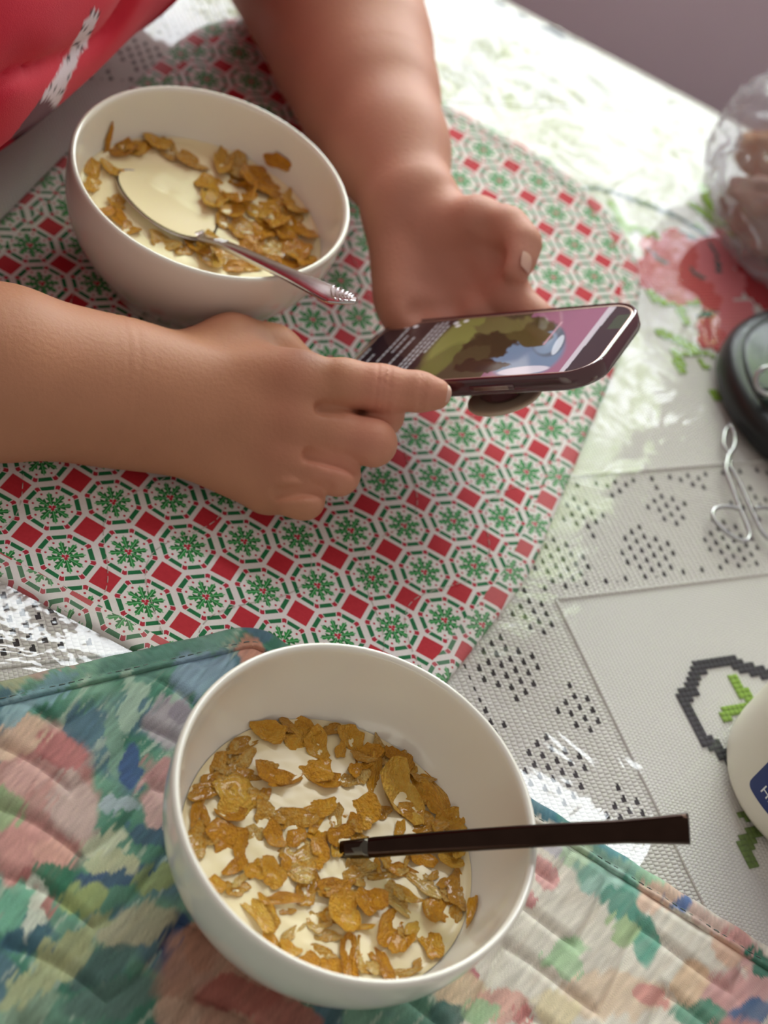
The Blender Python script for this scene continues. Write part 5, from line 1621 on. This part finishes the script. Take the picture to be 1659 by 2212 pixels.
# ---- shirt
def shirt_sd(P):
    d = torso(P) - .012
    # front panel hanging forward over the table edge
    d = smin(d, seg_d(P, T(-.225, .10, .135), T(-.215, .38, .130), .134, .132), .05)
    slv = np.minimum(chain(P, [(RS, .078), (RS + (RE - RS) * .82, .070)], .02), chain(P, [(LS, .080), (LS + (LE - LS) * .80, .072)], .02))
    d = smin(d, slv, .045)
    # folds
    u_, v_ = P @ UX, P @ VX
    w1 = fbm(np.c_[u_, v_, P[:, 2]] / .09, 2, 15)
    s_ = (P[:, 2] * .9 - (u_ + .2) * .75) / .062 + 2.0 * w1
    front_ = np.clip(1 - np.maximum(P[:, 2] - .16, 0) / .10, .25, 1)
    amp = .012 * front_ * np.clip(.35 + 1.1 * fbm(np.c_[u_, v_, P[:, 2]] / .12, 2, 19), 0, 1)
    fold = np.abs(np.sin(np.pi * s_)); fold = 1 - (1 - fold) ** 2
    d = d - amp * (fold - .45)
    # open ends: neck, sleeve cuffs, hem
    d = np.maximum(d, seg_d(P, NK - ZX * .02, NK + ZX * .1, .072, .09) * -1)
    d = np.maximum(d, -(P[:, 2] + .26))
    for S0, E0, f_ in ((RS, RE, .84), (LS, LE, .84)):
        ax = (E0 - S0) / np.linalg.norm(E0 - S0); along = (P - S0) @ ax - f_ * np.linalg.norm(E0 - S0)
        near = np.linalg.norm(P - E0, axis=1) < .16
        d = np.where(near, np.maximum(d, along), d)
    # stays above the table top
    over = (u_ > U0 - .012)
    d = np.where(over, np.maximum(d, -(P[:, 2] - .004)), d)
    return d
lo, hi = bounds([T(-.55, -.12, -.3), T(-.06, .58, -.3), T(-.55, .58, -.3), T(-.06, -.12, -.3)], .0); lo[2] = -.28; hi[2] = .46
Vs_, Qs_ = surface_nets(shirt_sd, lo, hi, .0038)
pxs = proj(Vs_)
cs = np.tile(np.array(lin('#c81432')), (len(Vs_), 1)) * (.92 + .16 * fbm(Vs_ / .03, 2, 25)[:, None])
# printed white stripe with dark marks
uu, vv = Vs_ @ UX, Vs_ @ VX
def px_line(x0, y0, x1, y1, w0, w1):
    a, b_ = np.array([x0, y0]), np.array([x1, y1]); ab = b_ - a
    t = ((pxs - a) @ ab) / (ab @ ab); dd_ = np.linalg.norm(pxs - a - np.clip(t, 0, 1)[:, None] * ab, axis=1)
    return (dd_ < w0 + (w1 - w0) * np.clip(t, 0, 1)), t
front = (uu > -.26)
m_, t_ = px_line(205, 30, 100, 235, 10, 20)
cs[m_ & front] = np.array(lin('#d8c8d0'))
stripe = m_ & front & (np.sin(t_ * 40 + 1) > .86); cs[stripe] = np.array(lin('#3a2430'))
m_, t_ = px_line(98, 235, 40, 300, 20, 14); cs[m_ & front] = np.array(lin('#5a1c30'))
M['shirt'] = printed('red_cotton_knit', .8, .25, 1400, .0006, sheen=.05)
shirt = add('shirt', mesh_np('shirt', Vs_, Qs_, colors=cs), M['shirt'], per)
sm = shirt.modifiers.new('smooth', 'SMOOTH'); sm.factor = .5; sm.iterations = 2
# ---- trousers and hair
def trouser_sd(P):
    d = smin(legs(P), seg_d(P, T(-.40, .13, -.24), T(-.40, .30, -.24), .125, .125), .06) - .010
    return np.maximum(np.maximum(d, P[:, 2] + .20), -(P[:, 2] - (FLZ + .09)))
lo, hi = bounds([T(-.6, -.05, FLZ), T(.25, .48, FLZ), T(-.6, .48, FLZ), T(.25, -.05, FLZ)], .0); lo[2] = FLZ; hi[2] = -.1
Vt_, Qt_ = surface_nets(trouser_sd, lo, hi, .011)
add('trousers', mesh_np('trousers', Vt_, Qt_), simple('dark_denim', '#2b3142', .85, var=.15, bump=.2), per)
def hair_sd(P):
    d = ell_d(P, hp3(-.012, 0, .018), (.102, .086, .118), HAX)
    d = smin(d, seg_d(P, hp3(-.09, 0, -.02), hp3(-.085, 0, -.14), .06, .045), .03) - .004 * np.sin(fbm(P / .02, 2, 33) * 20)
    cut = (P - hp3(.045, 0, .035)) @ (HAX[0] * .8 - HAX[2] * .6)
    return np.maximum(d, cut)
lo, hi = bounds([hp3(-.2, -.12, -.22), hp3(.15, .12, .18), hp3(-.2, .12, .18), hp3(.15, -.12, -.22)], .05)
Vh_, Qh_ = surface_nets(hair_sd, lo, hi, .006)
add('hair', mesh_np('hair', Vh_, Qh_), simple('dark_hair', '#2a1c14', .5, var=.3, vscale=200), per)
for s_ in (-1, 1):
    V2, F2_ = blob(hp3(.083, .032 * s_, .012), .0115, .0115, .0115, 3, 0, 1, nth=20, nph=12)
    ey = add('eye', mesh_np('eye', V2, F2_), M['white'], per)
    V2, F2_ = blob(hp3(.0905, .032 * s_, .0115), .0055, .0055, .0055, 3, 0, 1, nth=16, nph=10)
    add('iris', mesh_np('iris', V2, F2_), M['wood'], ey)
    V2, F2_ = blob(hp3(.0830, .032 * s_, .0165), .0122, .0122, .0092, 3, 0, 1, nth=20, nph=12)
    add('eyelid', mesh_np('eyelid', V2, F2_), simple('eyelid_skin', '#b07a5e', .55, var=.05), per)

# ---- the person's chair, beyond the frame
ch = thing('dining_chair', 'brown wooden chair under the person in the red shirt', 'chair', T(-.40, .21, FLZ))
M['chair'] = simple('brown_chair_wood', '#5a3a26', .45, var=.25, vscale=12)
sb_ = add('seat', mesh_np('seat', *uvbox(-.60, -.20, -.01, .43, -.405, -.372)[:2], smooth=False), M['chair'], ch); bevel(sb_, .01)
for u_ in (-.58, -.22):
    for v_ in (.01, .41):
        add('leg', mesh_np('leg', *uvbox(u_ - .018, u_ + .018, v_ - .018, v_ + .018, FLZ, -.405)[:2], smooth=False), M['chair'], ch)
for v_ in (.01, .41):
    add('back_post', mesh_np('back_post', *uvbox(-.60, -.565, v_ - .018, v_ + .018, -.372, .12)[:2], smooth=False), M['chair'], ch)
for z_ in (-.15, -.02, .08):
    add('back_slat', mesh_np('back_slat', *uvbox(-.592, -.572, .028, .392, z_ - .03, z_ + .03)[:2], smooth=False), M['chair'], ch)

for o in bpy.data.objects:
    if '_o' in o: del o['_o']
